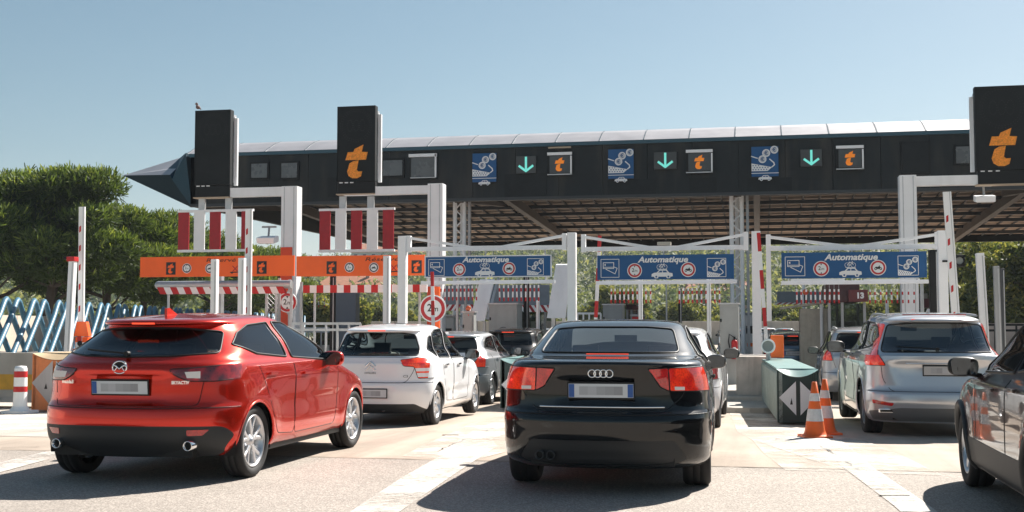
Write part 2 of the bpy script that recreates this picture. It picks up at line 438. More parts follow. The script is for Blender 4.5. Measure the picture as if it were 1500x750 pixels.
def mirror(parent, x, y, z, side, mt, sc_=1.0, lamp=True):
    o = MB()
    o.ball((x+side*.11*sc_, y, z), .1, mt, 20, 12, (1.25*sc_, .62*sc_, .82*sc_), .72)
    o.bar((x-side*.03, y+.05, z-.075), (x+side*.07*sc_, y, z-.055), .05, .035, BLACK)
    ob = o.build('wing_mirror', parent)
    g = MB(); pl_ = rnd([(-.115, -.07), (.10, -.075), (.118, .055), (.08, .075), (-.09, .072), (-.118, .05)], .03, 3); g.prism([(x+side*.11*sc_+side*a*sc_*.92, z+b*sc_*.92) for a, b in (pl_ if side > 0 else pl_[::-1])], (0, y-.0635*sc_, 0), (1, 0, 0), (0, 0, 1), -.004, mat('mirror_glass', (.09, .10, .11), .04, metal=1))
    rot = Matrix.Rotation(side*R(4), 3, 'Z') @ Matrix.Rotation(R(3), 3, 'X')
    cc_ = Vector((x+side*.11*sc_, y-.063*sc_, z)); g.v = [cc_+rot @ (v-cc_) for v in g.v]
    g.build('mirror_glass', ob)
    return ob

def make_car(name, label, S, loc, rz, group='cars queuing at the toll lanes'):
    root = thing(name, label, 'car', loc, rz, group)
    bm = make_shell(S); bv = BVHTree.FromBMesh(bm); bm.normal_update(); bm.verts.ensure_lookup_table(); bm.verts.index_update()
    REFN[0] = (bv, [[v.index for v in f.verts] for f in bm.faces], [v.co.copy() for v in bm.verts], [v.normal.copy() for v in bm.verts]); paint = S['paint']; L = S['L']
    def proj(view, a, b, off=.0, fb=None):
        A, B, D = VIEW[view]; o = A*a+B*b-D*6
        if view == 'top': o = Vector((a, b, 6))
        h = bv.ray_cast(o, D)
        if h[0] is None: return fb
        n = h[1]; n = -n if n.dot(D) > 0 else n
        return h[0]+n*off
    S['proj'] = proj
    sides = [('right', 1), ('left', -1)]
    gm = S.get('glass', GL)
    wins = []
    # rear window, windscreen, side windows
    rw = S['rear_win']; fs = carve(bm, [('rear', rw)], lambda c: c.y < S['rwy']); wins.append(('rear_window', split(bm, fs), S.get('rglass', gm)))
    if 'front_win' in S:
        fs = carve(bm, [('front', S['front_win'])], lambda c: c.y > L*.45); wins.append(('windscreen', split(bm, fs), S.get('fglass', GLL)))
    for v, s_ in sides:
        for poly in S['side_win']:
            fs = carve(bm, [(v, poly)], lambda c: c.x*s_ > .38 and abs(c.z-1) < .8 and c.z > .75)
            wins.append(('side_window', split(bm, fs), S.get('sglass', gm)))
    gas = MB(); g2 = MB()
    for v, s_ in sides:
        for poly in S['side_win']:
            pts = []
            for i in range(len(poly)):
                p, q = Vector(poly[i]), Vector(poly[(i+1) % len(poly)]); k = max(1, int((q-p).length/.04))
                for j in range(k):
                    a = p+(q-p)*j/k; h = proj(v, a.x, a.y, .001)
                    if h is not None and h.x*s_ > .3: pts.append(h)
            if len(pts) > 3: gas.tube(pts, S.get('gr', .011), BLACK, 6, closed=True)
    pts = []
    for i in range(len(rw)):
        p, q = Vector(rw[i]), Vector(rw[(i+1) % len(rw)]); k = max(1, int((q-p).length/.04))
        for j in range(k):
            a = p+(q-p)*j/k; h = proj('rear', a.x, a.y, .0)
            if h is not None and h.y < S['rwy']: pts.append(h)
    gas.tube(pts, .010, BLACK, 6, closed=True)
    gas.build('window_seal', root)
    for nm, b_, g_ in wins:
        if len(b_.faces) == 0: b_.free(); continue
        o = obm(nm, b_, [g_], root)
    # wheel arches
    for v, s_ in sides:
        for ya in S['axles']:
            ra = S['arch']; poly = [(ya+ra*math.cos(t), S['R']+S.get('archz', 0.0)+ra*math.sin(t)) for t in np.linspace(0, 2*math.pi, 33)[:-1]]
            bmesh.ops.delete(bm, geom=carve(bm, [(v, poly)], lambda c: c.x*s_ > .3 and c.z < 1.0), context='FACES')
    lip = MB(); lm = PLASTIC if S.get('clad') else paint
    for v, s_ in sides:
        for ya in S['axles']:
            pts = []
            for t in np.linspace(R(-32), R(212), 40):
                p = proj(v, ya+S['arch']*math.cos(t), S['R']+S.get('archz', 0.0)+S['arch']*math.sin(t), -.004)
                if p is not None and p.x*s_ > .4: pts.append(p)
            if len(pts) > 3: lip.tube(pts, .034 if S.get('clad') else .013, lm, 8)
    lip.build('wheel_arch', root)
    # coloured areas cut out of the shell (bumper inserts, cladding)
    ex = S.get('extra', [])
    for nm, cuts, cond, mt, rz_ in ex:
        fs = carve(bm, cuts+([('right', [(-1, -1), (.44, -1), (.44, 3), (-1, 3)])] if nm == 'bumper_insert' else []), (lambda c: c.y < .8) if nm == 'bumper_insert' else cond)
        if fs:
            nb = split(bm, fs)
            if rz_: panel(nb, .0, rz_+.006, rz_)
            obm(nm, nb, [mt], root)
    # tail lights
    for s_ in (1, -1):
        lamp = None
        for nm, cuts, mt in S['lamps']:
            cs = [((vw if s_ > 0 or vw != 'right' else 'left'), (pl if s_ > 0 or vw in ('right', 'left') else mir(pl))) for vw, pl in cuts]
            fs = carve(bm, cs, lambda c: c.x*s_ > .02 and c.y < 1.3)
            if fs:
                nb = split(bm, fs); panel(nb, .0, .012, .006)
                o = obm(nm, nb, [mt], lamp if (lamp and nm != 'tail_light') else root)
                if lamp is None: lamp = o
    # doors, tailgate, bumper
    for v, s_ in sides:
        for poly in S.get('doors', []):
            fs = carve(bm, [(v, poly)], lambda c: c.x*s_ > .35)
            if fs: nb = split(bm, fs); panel(nb, .0, .016); obm('door', nb, [paint], root)
    if 'gate' in S:
        fs = carve(bm, [('rear', S['gate']), ('right', [(-1, -1), (S['gatey'], -1), (S['gatey'], 3), (-1, 3)])], lambda c: c.y < S['gatey']+.3)
        if fs: nb = split(bm, fs); panel(nb, .0, .016); obm(S.get('gatename', 'tailgate'), nb, [paint], root)
    if 'bump' in S:
        fs = carve(bm, [('rear', [(-1.2, .0), (1.2, .0), (1.2, S['bump']), (-1.2, S['bump'])]), ('right', [(-.5, .0), (S['bumpy'], .0), (S['bumpy'], S['bump']), (-.5, S['bump'])])], lambda c: c.y < S['bumpy'])
        if fs: nb = split(bm, fs); panel(nb, .0, .014); obm('bumper', nb, [paint], root)
    sm_ = MB(); nt_ = 0
    for nm, cuts, mt in S['lamps']:
        for vw, pl in cuts:
            if vw != 'rear': continue
            for s_ in (1, -1):
                pp = pl if s_ > 0 else mir(pl); pts = []
                for i in range(len(pp)):
                    p, q = Vector(pp[i]), Vector(pp[(i+1) % len(pp)]); k = max(1, int((q-p).length/.02))
                    for j in range(k):
                        a = p+(q-p)*j/k; h = proj('rear', a.x, a.y, .003)
                        if h is not None and h.y < S.get('lampy', .5) and (not pts or (h-pts[-1]).length < .1): pts.append(h)
                        else:
                            if len(pts) > 2: sm_.tube(pts, .0055, BLACK, 5); nt_ += 1
                            pts = [h] if (h is not None and h.y < .5) else []
                if len(pts) > 2: sm_.tube(pts, .0055, BLACK, 5); nt_ += 1
    if 'bump' in S:
        pts = [proj('rear', x, S['bump'], .0) for x in np.linspace(-S['W']*.97, S['W']*.97, 60)]; pts = [h for h in pts if h is not None and h.y < .6]
        if len(pts) > 2: sm_.tube(pts, .005, BLACK, 5); nt_ += 1
    for vw, polys in (('right', S.get('doors', [])), ('left', S.get('doors', [])), ('rear', [S['gate']] if 'gate' in S else [])):
        for poly in polys:
            pts = []
            for i in range(len(poly)):
                p, q = Vector(poly[i]), Vector(poly[(i+1) % len(poly)]); k = max(1, int((q-p).length/.05))
                for j in range(k):
                    a = p+(q-p)*j/k; h = proj(vw, a.x, a.y, -.0015)
                    ok = h is not None and h.z < S.get('seam_top', 1.02) and ((vw == 'rear' and h.y < .5) or (vw != 'rear' and abs(h.x) > .5))
                    ok = ok and not any(math.hypot(h.y-ya, h.z-S['R']) < S['arch'] and vw != 'rear' for ya in S['axles'])
                    if ok and (not pts or (h-pts[-1]).length < .15): pts.append(h)
                    else:
                        if len(pts) > 2: sm_.tube(pts, .0045, BLACK, 5); nt_ += 1
                        pts = [h] if ok else []
            if len(pts) > 2: sm_.tube(pts, .0045, BLACK, 5); nt_ += 1
    if nt_: sm_.build('shut_lines', root)
    panel(bm, .0, .010, only=lambda c: c.z > .3)
    obm('body', bm, [paint], root)
    # underside, wheel housings, sill
    u = MB(); Wd = S['W']
    u.box((0, L/2, .42), (Wd*2-.62, L-.35, .36), BLACK)
    u.box((0, (S['axles'][0]+S['axles'][1])/2, .36), (Wd*2-.14, S['axles'][1]-S['axles'][0]-S['arch']*2.1, .30), BLACK)
    u.box((0, .62, .34), (Wd*1.2, .3, .2), BLACK)
    u.cyl((-.35, .30, .33), (.35, .30, .33), .08, DGREY, 12)
    for s_ in (1, -1):
        for ya in S['axles']:
            ra = S['arch']+.02; prev = None; vs = []; fs = []
            for t in np.linspace(R(-15), R(195), 20):
                vs += [(s_*(Wd-.05), ya+ra*math.cos(t), S['R']+ra*math.sin(t)), (s_*(Wd-.36), ya+ra*math.cos(t), S['R']+ra*math.sin(t))]
            fs = [(2*i, 2*i+1, 2*i+3, 2*i+2) for i in range(19)]
            u.add(vs, fs, BLACK)
    u.build('underbody', root)
    for s_ in (1, -1):
        for ya in S['axles']:
            wheel(root, s_*(Wd-.03-S['tw']/2+S.get('wx', 0)), ya, S['R'], S['rr'], S['tw'], s_, *S['rim'])
    # cabin
    cy = S.get('cab', L*.5); zt = S.get('seat_top', 1.0)
    for s_ in (-1, 1): seat(root, s_*.37, cy+.35, .46, top=zt)
    b_ = MB(); b_.box((0, cy-.45, .44), (1.25, .5, .2), TRIM, bev=.05); b_.box((0, cy-.78, .72), (1.25, .14, .55), TRIM, Matrix.Rotation(R(14), 3, 'X'), bev=.05)
    for x in (-.42, .42): b_.box((x, cy-.85, zt+.03), (.24, .08, .14), TRIM, bev=.03)
    b_.build('rear_seat', root)
    d_ = MB(); d_.box((0, S['dash'], .86), (1.32, .5, .2), TRIM, bev=.06); d_.box((-.37, S['dash']-.2, .92), (.34, .1, .12), TRIM, bev=.03); d_.box((0, cy, .30), (1.3, 2.6, .1), TRIM)
    d_.build('dashboard', root)
    w_ = MB(); cc = Vector((-.37, S['dash']-.36, .88)); w_.tube([cc+Vector((math.cos(t)*.18, math.sin(t)*.18*.35, math.sin(t)*.17)) for t in np.linspace(0, 2*math.pi, 25)[:-1]], .014, BLACK, 8, closed=True)
    w_.bar(cc-Vector((.17, 0, 0)), cc+Vector((.17, 0, 0)), .03, .03, BLACK); w_.build('steering_wheel', root)
    if 'rvm' in S:
        r_ = MB(); r_.box(S['rvm'], (.23, .03, .065), BLACK, bev=.012); r_.build('rear_view_mirror', root)
    REFN[0] = None
    # wing mirrors
    if 'mir' in S:
        for s_ in (1, -1):
            mm = S['mir']; mirror(root, s_*mm[0], mm[1], mm[2], s_, mm[3] if len(mm) > 3 else paint, mm[4] if len(mm) > 4 else 1.0)
    # door handles
    for v, s_ in sides:
        for (hy, hz) in S.get('handles', []):
            p = proj(v, hy, hz, .018)
            if p is not None:
                h = MB(); h.box(p, (.018, .17, .026), S.get('hmat', paint), bev=.008)
                for dy in (-.06, .06): h.box(p+Vector((-s_*.015, dy, 0)), (.02, .03, .02), S.get('hmat', paint))
                h.build('door_handle', root)
    # rear wiper
    if 'wiper' in S:
        (x0, z0), (x1, z1) = S['wiper']; p = proj('rear', x0, z0, .03); q = proj('rear', x1, z1, .02)
        if p is not None and q is not None:
            w_ = MB(); w_.cyl(p+Vector((0, .03, 0)), p-Vector((0, .015, 0)), .022, BLACK, 12)
            pts = [proj('rear', x0+(x1-x0)*t, z0+(z1-z0)*t, .03) for t in np.linspace(0, 1, 8)]; pts = [a for a in pts if a is not None]
            w_.tube(pts, .009, BLACK, 6)
            w_.build('rear_wiper', root)
    if 'third' in S:
        x, y, z, w = S['third']; t = MB(); t.box((x, y, z), (w, .03, .016), mat('stop_lamp', (.55, .03, .02), .3, emit=(1, .09, .03), estr=S.get('thirdE', .7)), bev=.004); t.build('high_stop_light', root)
    for (x, y, z, r) in S.get('pipes', []):
        t = MB(); t.lathe([(r*.82, .12), (r*.82, -.012), (r*.9, -.016), (r, -.012), (r, .10)], (x, y, z), (0, 1, 0), S.get('pipemat', CHROME), 24); t.lathe([(r*.86, .05), (.0, .05)], (x, y, z), (0, 1, 0), BLACK, 20); t.build('exhaust_pipe', root)
    return root, proj
def hatch_keys(L, W, H, z_shut=.67, ins=.05, zb=1.06, yg=.12, yt=.45, zt=None, sp=.07, cow=1.32, nose=.78, Wt=.60, nr=2.7, Lr=.42, wst=.66, tuck=.16, z0=.20):
    """stack of outlines from sill to roof: (steps, z, y rear, y front, half width, corner lengths, roundness, roof curve)"""
    zt = zt or H-.09; yc = L-cow               # cowl
    Wb = W*.955
    return [
        (2, z0, tuck, L-.12, W-.09, Lr, .8, nr, 2.6, 0),
        (4, z0+.07, tuck*.5, L-.05, W-.03, Lr, .8, nr, 2.6, 0),
        (5, .40, .02, L-.01, W-.008, Lr, .8, nr, 2.6, 0),
        (4, z_shut-.12, 0, L, W, Lr, .8, nr, 2.6, 0),
        (3, z_shut-.02, .012, L-.01, W, Lr, .8, nr, 2.6, 0),
        (4, z_shut+.03, ins, L-.03, W, Lr, .8, nr, 2.6, 0),
        (5, nose+.04, ins+.01, L-.16, W-.004, Lr, .8, nr, 2.5, 0),
        (5, nose+.14, ins+.012, L-.55, W-.012, Lr, .8, nr, 2.5, 0),
        (4, zb-.07, ins+.03, yc+.18, Wb, Lr, .75, nr, 2.6, 0),
        (3, zb-.02, yg-.01, yc+.02, Wb-.035, Lr+.02, .75, nr, 2.8, 0),
        (3, zb+.02, yg+.025, yc-.03, Wb-.055, Lr+.03, .7, nr, 3.0, .1),
        (5, zb+.12, yg+(yt-yg)*.40, yc-.25, Wb-.115, Lr+.03, .62, nr+.1, 3.0, .6),
        (5, zt-.06, yg+(yt-yg)*.86, yc-.68, Wt+.045, Lr, .5, nr+.2, 3.2, 1),
        (2, zt-.012, yt+.0, yc-.82, Wt+.012, Lr, .5, nr+.3, 3.2, 1),
        (2, zt+.0, yt-sp*.6, yc-.86, Wt, Lr, .5, nr+.3, 3.2, 1),
        (3, zt+.02, yt-sp, yc-.92, Wt-.02, Lr, .5, nr+.3, 3.2, 1),
        (3, zt+.045, yt-sp+.02, yc-1.0, Wt-.075, Lr, .5, nr+.3, 3.2, 1),
        (4, H-.018, yt+.25, yc-1.2, Wt-.24, Lr, .4, nr, 3.0, 1),
        (1, H, yt+.6, yc-1.4, 0.0, .3, .3, 2.5, 2.5, 1),
    ]
PAINT_RED = mat('paint_red', (.64, .017, .003), .24, metal=.72, coat=.8, flake=.10, two=True)
PAINT_WHITE = mat('paint_white', (.85, .86, .88), .35, coat=1.0, two=True)
PAINT_BLACK = mat('paint_black', (.004, .005, .006), .35, spec=.08, coat=1.0, two=True)
PAINT_SILVER = mat('paint_silver', (.50, .52, .55), .30, metal=.6, coat=1.0, flake=.08, two=True)
PAINT_SILVER2 = mat('paint_silver_blue', (.45, .47, .50), .32, metal=.6, coat=1.0, flake=.08, two=True)
PAINT_GREY = mat('paint_grey', (.22, .23, .24), .3, metal=.5, coat=1.0, flake=.08, two=True)
PAINT_BROWN = mat('paint_dark_brown', (.030, .010, .011), .30, metal=.2, spec=.2, coat=1.0, flake=.1, two=True)
PAINT_BLUE = mat('paint_blue', (.07, .13, .19), .3, metal=.5, coat=1.0, flake=.08, two=True)
def lampmat(name, c0, c1, zlo=None, clear=None, emit=.0, stripes=60):
    """red moulded plastic: fine ribs behind a glossy cover; below zlo (object height) the clear part"""
    m = mat(name, c0, .10, coat=1.0, spec=.6); nt = m.node_tree; N = nt.nodes; L = nt.links; b = N['Principled BSDF']
    tc = N.new('ShaderNodeTexCoord'); v = N.new('ShaderNodeTexVoronoi'); v.inputs['Scale'].default_value = stripes; L.new(tc.outputs['Object'], v.inputs['Vector'])
    n = N.new('ShaderNodeTexNoise'); n.inputs['Scale'].default_value = 9; n.inputs['Detail'].default_value = 1; L.new(tc.outputs['Object'], n.inputs['Vector'])
    r = N.new('ShaderNodeMapRange'); r.inputs[1].default_value = .40; r.inputs[2].default_value = .60; L.new(n.outputs[0], r.inputs[0])
    mx = N.new('ShaderNodeMix'); mx.data_type = 'RGBA'; L.new(r.outputs[0], mx.inputs[0]); mx.inputs[6].default_value = (*c0, 1); mx.inputs[7].default_value = (*c1, 1); out = mx.outputs[2]
    r2 = N.new('ShaderNodeMapRange'); r2.inputs[2].default_value = .6; r2.inputs[3].default_value = .65; r2.inputs[4].default_value = 1.2; L.new(v.outputs['Distance'], r2.inputs[0])
    m2 = N.new('ShaderNodeMix'); m2.data_type = 'RGBA'; m2.blend_type = 'MULTIPLY'; m2.inputs[0].default_value = 1; L.new(out, m2.inputs[6]); L.new(r2.outputs[0], m2.inputs[7]); out = m2.outputs[2]
    if clear:
        sx = N.new('ShaderNodeSeparateXYZ'); L.new(tc.outputs['Object'], sx.inputs[0]); acc = None
        for z0, z1 in clear:
            g = N.new('ShaderNodeMath'); g.operation = 'GREATER_THAN'; g.inputs[1].default_value = z0; L.new(sx.outputs['Z'], g.inputs[0]); l_ = N.new('ShaderNodeMath'); l_.operation = 'LESS_THAN'; l_.inputs[1].default_value = z1; L.new(sx.outputs['Z'], l_.inputs[0])
            mu = N.new('ShaderNodeMath'); mu.operation = 'MULTIPLY'; L.new(g.outputs[0], mu.inputs[0]); L.new(l_.outputs[0], mu.inputs[1])
            m3 = N.new('ShaderNodeMix'); m3.data_type = 'RGBA'; L.new(mu.outputs[0], m3.inputs[0]); L.new(out, m3.inputs[6]); m3.inputs[7].default_value = (.60, .56, .56, 1); out = m3.outputs[2]
    L.new(out, b.inputs['Base Color'])
    if emit: L.new(out, b.inputs['Emission Color']); b.inputs['Emission Strength'].default_value = emit
    return m
LAMP = lampmat('lamp_red', (.40, .008, .008), (.24, .004, .006), emit=.04)
LAMPB = lampmat('lamp_bright', (.66, .035, .010), (.46, .012, .008), emit=.16)
LAMPI = lampmat('lamp_inner', (.45, .010, .010), (.34, .008, .008), emit=.10)
LAMPW = lampmat('lamp_banded', (.75, .060, .012), (.55, .018, .010), clear=[(.72, .775), (.80, .845)], emit=.12)
LAMPM = lampmat('lamp_smoky', (.30, .006, .006), (.10, .004, .005), emit=.02, stripes=40)
LAMPC = mat('lamp_clear', (.62, .62, .63), .15, coat=1.0, metal=.3)
LAMPD = mat('lamp_smoked', (.10, .02, .02), .08, coat=1.0)
LAMPO = mat('lamp_orange', (.70, .12, .02), .12, coat=1.0)

def arch_deform(axes, Rw, amt=.016, extra=None):
    def d(x, y, z):
        for ya in axes:
            r = math.hypot(y-ya, z-Rw)
            if r < .56 and z < .9: x += amt*max(0, 1-abs(r-.40)/.16)**1.0*(1 if x > .3 else 0)
        if extra: return extra(x, y, z)
        return x, y, z
    return d
def sstep(a, b, x):
    t = min(1, max(0, (x-a)/(b-a))); return t*t*(3-2*t)

# ---- red hatchback
def spec_red():
    L = 4.46; W = .95
    def ex(x, y, z):
        # door sculpt: concave lower flank, sharp upper shoulder line
        if 1.1 < y < 3.4 and .35 < z < .95 and x > .6:
            k = sstep(1.1, 1.6, y)*(1-sstep(2.9, 3.4, y)); x -= .014*k*math.exp(-((z-.62)/.15)**2)
            x += .004*k*math.exp(-((z-.88)/.05)**2)
        # recess round the number plate, and the dark bumper insert
        if y < .45:
            k = sstep(.46, .36, abs(x))*sstep(.66, .72, z)*(1-sstep(.93, .97, z)); y += .035*k
            k = sstep(.80, .70, abs(x))*sstep(.24, .28, z)*(1-sstep(.49, .52, z)); y += .012*k
            if abs(x) < .85: y -= .012*math.exp(-((z-.965)/.02)**2)*sstep(.6, .3, abs(x))
        return x, y, z
    S = dict(L=L, W=W, paint=PAINT_RED, keys=hatch_keys(L, W, 1.500, z_shut=.67, ins=.055, zb=1.09, yg=.15, yt=.58, zt=1.420, sp=.12, cow=1.30, nose=.74, Wt=.615, nr=2.35, Lr=.62, tuck=.16, z0=.235),
             rk=.018, rc=2.2, axles=(.85, 3.55), R=.325, arch=.358, rr=.238, tw=.215, rim=('y', 5), deform=arch_deform((.85, 3.55), .325, .014, ex),
             rear_win=rnd([(-.72, 1.125), (-.40, 1.100), (0, 1.092), (.40, 1.100), (.72, 1.125), (.61, 1.312), (.35, 1.340), (0, 1.347), (-.35, 1.340), (-.61, 1.312)], .03, 3), rwy=1.0,
             front_win=rnd([(-.66, 1.0), (.66, 1.0), (.53, 1.36), (-.53, 1.36)], .05), rglass=GLD, sglass=GLD,
             side_win=[rnd([(.72, 1.195), (1.02, 1.11), (1.66, 1.065), (1.72, 1.40), (1.25, 1.372), (.95, 1.30)], .025, 3),
                       rnd([(1.78, 1.06), (2.90, 1.0), (2.78, 1.10), (2.30, 1.36), (2.1, 1.40), (1.83, 1.405)], .02, 3)],
             doors=[rnd([(1.14, .62), (1.30, .36), (1.72, .33), (1.75, 1.0), (1.76, 1.40), (1.2, 1.365), (.80, 1.22), (.98, .95)], .06), rnd([(1.735, .33), (2.85, .33), (2.95, .60), (2.98, .97), (2.35, 1.35), (2.1, 1.405), (1.78, 1.41), (1.765, 1.0)], .06)],
             gate=rnd([(-.67, .675), (.67, .675), (.70, .88), (.74, 1.085), (-.74, 1.085), (-.70, .88)], .05), gatey=.9,
             bump=.66, bumpy=.62,
             extra=[('rear_reflector', [('rear', rnd([(.60, .475), (.76, .475), (.71, .425), (.60, .425)], .008))], lambda c: c.y < .6, LAMP, .004), ('rear_reflector', [('rear', rnd(mir([(.60, .475), (.76, .475), (.71, .425), (.60, .425)]), .008))], lambda c: c.y < .6, LAMP, .004),
                    ('bumper_insert', [('rear', rnd([(-.85, .50), (-.45, .51), (.45, .51), (.85, .50), (.91, .42), (.76, .20), (-.76, .20), (-.91, .42)], .05))], lambda c: c.y < .45, PLASTIC, .0)],
             lamps=[('tail_light', [('rear', rnd([(.43, .990), (.63, 1.000), (1.0, 1.045), (1.0, .925), (.78, .885), (.59, .890), (.49, .935)], .03, 3)), ('right', rnd([(-.3, .7), (.46, .7), (.62, 1.04), (.50, 1.2), (-.3, 1.2)], .02))], LAMPM)],
             mir=(.86, 2.70, 1.02), handles=[(1.20, .92), (2.02, .895)], hmat=PAINT_RED, dash=2.75, cab=1.95, seat_top=1.0,
             wiper=((.02, 1.10), (-.42, 1.13)), third=(0, .475, 1.385, .22), thirdE=.5, pipes=[(.635, .10, .345, .043), (-.60, .10, .345, .043)], rvm=(0, 2.35, 1.28))
    return S
# ---- black saloon
def spec_saloon():
    L = 4.58; W = .888
    K = [(2, .21, .22, L-.14, .80, .50, .8, 2.4, 2.6, 0), (4, .28, .07, L-.06, .86, .52, .8, 2.4, 2.6, 0), (5, .42, .01, L-.01, .88, .55, .8, 2.35, 2.6, 0), (4, .58, .0, L, .886, .56, .8, 2.3, 2.6, 0),
         (3, .655, .012, L-.01, .886, .56, .8, 2.3, 2.6, 0), (3, .69, .055, L-.03, .884, .56, .8, 2.3, 2.6, 0), (5, .80, .07, L-.20, .880, .56, .8, 2.3, 2.6, 0), (4, .92, .068, L-.70, .866, .56, .8, 2.3, 2.6, 0),
         (4, 1.00, .05, L-1.02, .846, .58, .75, 2.3, 2.7, 0), (2, 1.055, .030, L-1.16, .82, .62, .75, 2.3, 2.7, 0), (2, 1.075, .045, L-1.2, .806, .70, .75, 2.3, 2.8, 0), (2, 1.085, .11, L-1.22, .80, .80, .75, 2.4, 2.8, 0),
         (2, 1.095, .33, L-1.24, .79, .9, .7, 2.6, 2.8, 0), (2, 1.105, .56, L-1.26, .775, .85, .7, 2.8, 2.9, 0), (5, 1.13, .66, L-1.32, .755, .75, .7, 3.0, 3.0, 0), (5, 1.24, .94, L-1.58, .69, .65, .6, 3.0, 3.0, .6),
         (4, 1.35, 1.26, L-1.86, .625, .6, .5, 3.0, 3.1, 1), (3, 1.385, 1.40, L-1.95, .59, .55, .5, 3.0, 3.1, 1), (3, 1.41, 1.54, L-2.05, .51, .5, .45, 3.0, 3.1, 1), (3, 1.425, 1.75, L-2.2, .34, .45, .4, 2.8, 3, 1), (1, 1.432, 1.95, L-2.35, 0, .3, .3, 2.6, 2.6, 1)]
    def ex(x, y, z):
        if 1.4 < y < 3.3 and .35 < z < .9 and x > .6: x -= .012*math.exp(-((z-.66)/.16)**2)
        if x > .6 and .7 < y < 4.0: x += .008*math.exp(-((z-.90)/.02)**2)
        if y < .5:
            k = sstep(.38, .33, abs(x))*sstep(.715, .74, z)*(1-sstep(.93, .95, z)); y += .022*k
            y -= .010*math.exp(-((z-.60)/.03)**2)
            k = sstep(.66, .60, abs(x))*sstep(.27, .31, z)*(1-sstep(.44, .47, z)); y += .02*k
        return x, y, z
    return dict(L=L, W=W, paint=PAINT_BLACK, keys=K, rk=.014, rc=2.3, axles=(.98, 3.63), R=.318, arch=.345, rr=.222, tw=.235, rim=('twin', 7), wx=.0, deform=arch_deform((.98, 3.63), .318, .012, ex),
                rear_win=rnd([(-.60, 1.135), (.60, 1.135), (.53, 1.335), (.30, 1.352), (-.30, 1.352), (-.53, 1.335)], .04, 4), rwy=2.0, front_win=rnd([(-.64, 1.03), (.64, 1.03), (.53, 1.36), (-.53, 1.36)], .05),
                glass=GL, rglass=glass('saloon_glass', (.80, .86, .86), 1.38), fglass=glass('saloon_front', (.75, .8, .8), 1.4),
                side_win=[rnd([(1.12, 1.09), (1.42, 1.04), (2.02, 1.02), (2.06, 1.36), (1.70, 1.34), (1.38, 1.25)], .03, 3), rnd([(2.12, 1.015), (3.18, .985), (3.05, 1.06), (2.55, 1.31), (2.35, 1.345), (2.16, 1.36)], .02, 3)],
                doors=[rnd([(1.30, .68), (1.5, .36), (2.05, .33), (2.08, 1.40), (1.6, 1.36), (1.05, 1.10)], .06), rnd([(2.07, .33), (3.2, .33), (3.25, .97), (2.6, 1.33), (2.3, 1.40), (2.10, 1.40)], .06)],
                gate=rnd([(-.53, .69), (.53, .69), (.66, .82), (.68, 1.2), (-.68, 1.2), (-.66, .82)], .05), gatey=.52, gatename='boot_lid',
                bump=.655, bumpy=.64,
                extra=[('bumper_insert', [('rear', rnd([(-.58, .45), (.58, .45), (.68, .30), (.60, .26), (-.60, .26), (-.68, .30)], .03))], lambda c: c.y < .3, PLASTIC, .0)],
                lamps=[('tail_light', [('rear', rnd([(.535, 1.025), (.95, 1.03), (.95, .835), (.545, .84)], .012, 2)), ('right', [(-.3, .7), (.58, .7), (.44, 1.2), (-.3, 1.2)])], LAMPB),
                       ('boot_light', [('rear', rnd([(.375, 1.02), (.53, 1.025), (.54, .84), (.47, .875)], .012, 2))], LAMPI)],
                mir=(.81, 2.95, 1.00, PAINT_BLACK, .85), handles=[(1.55, .90), (2.42, .88)], hmat=PAINT_BLACK, dash=3.1, cab=2.35, seat_top=.99,
                third=(0, .655, 1.12, .36), thirdE=.6, pipes=[(-.50, .07, .325, .036), (-.41, .07, .325, .036)], pipemat=DGREY, rvm=(0, 2.72, 1.24))
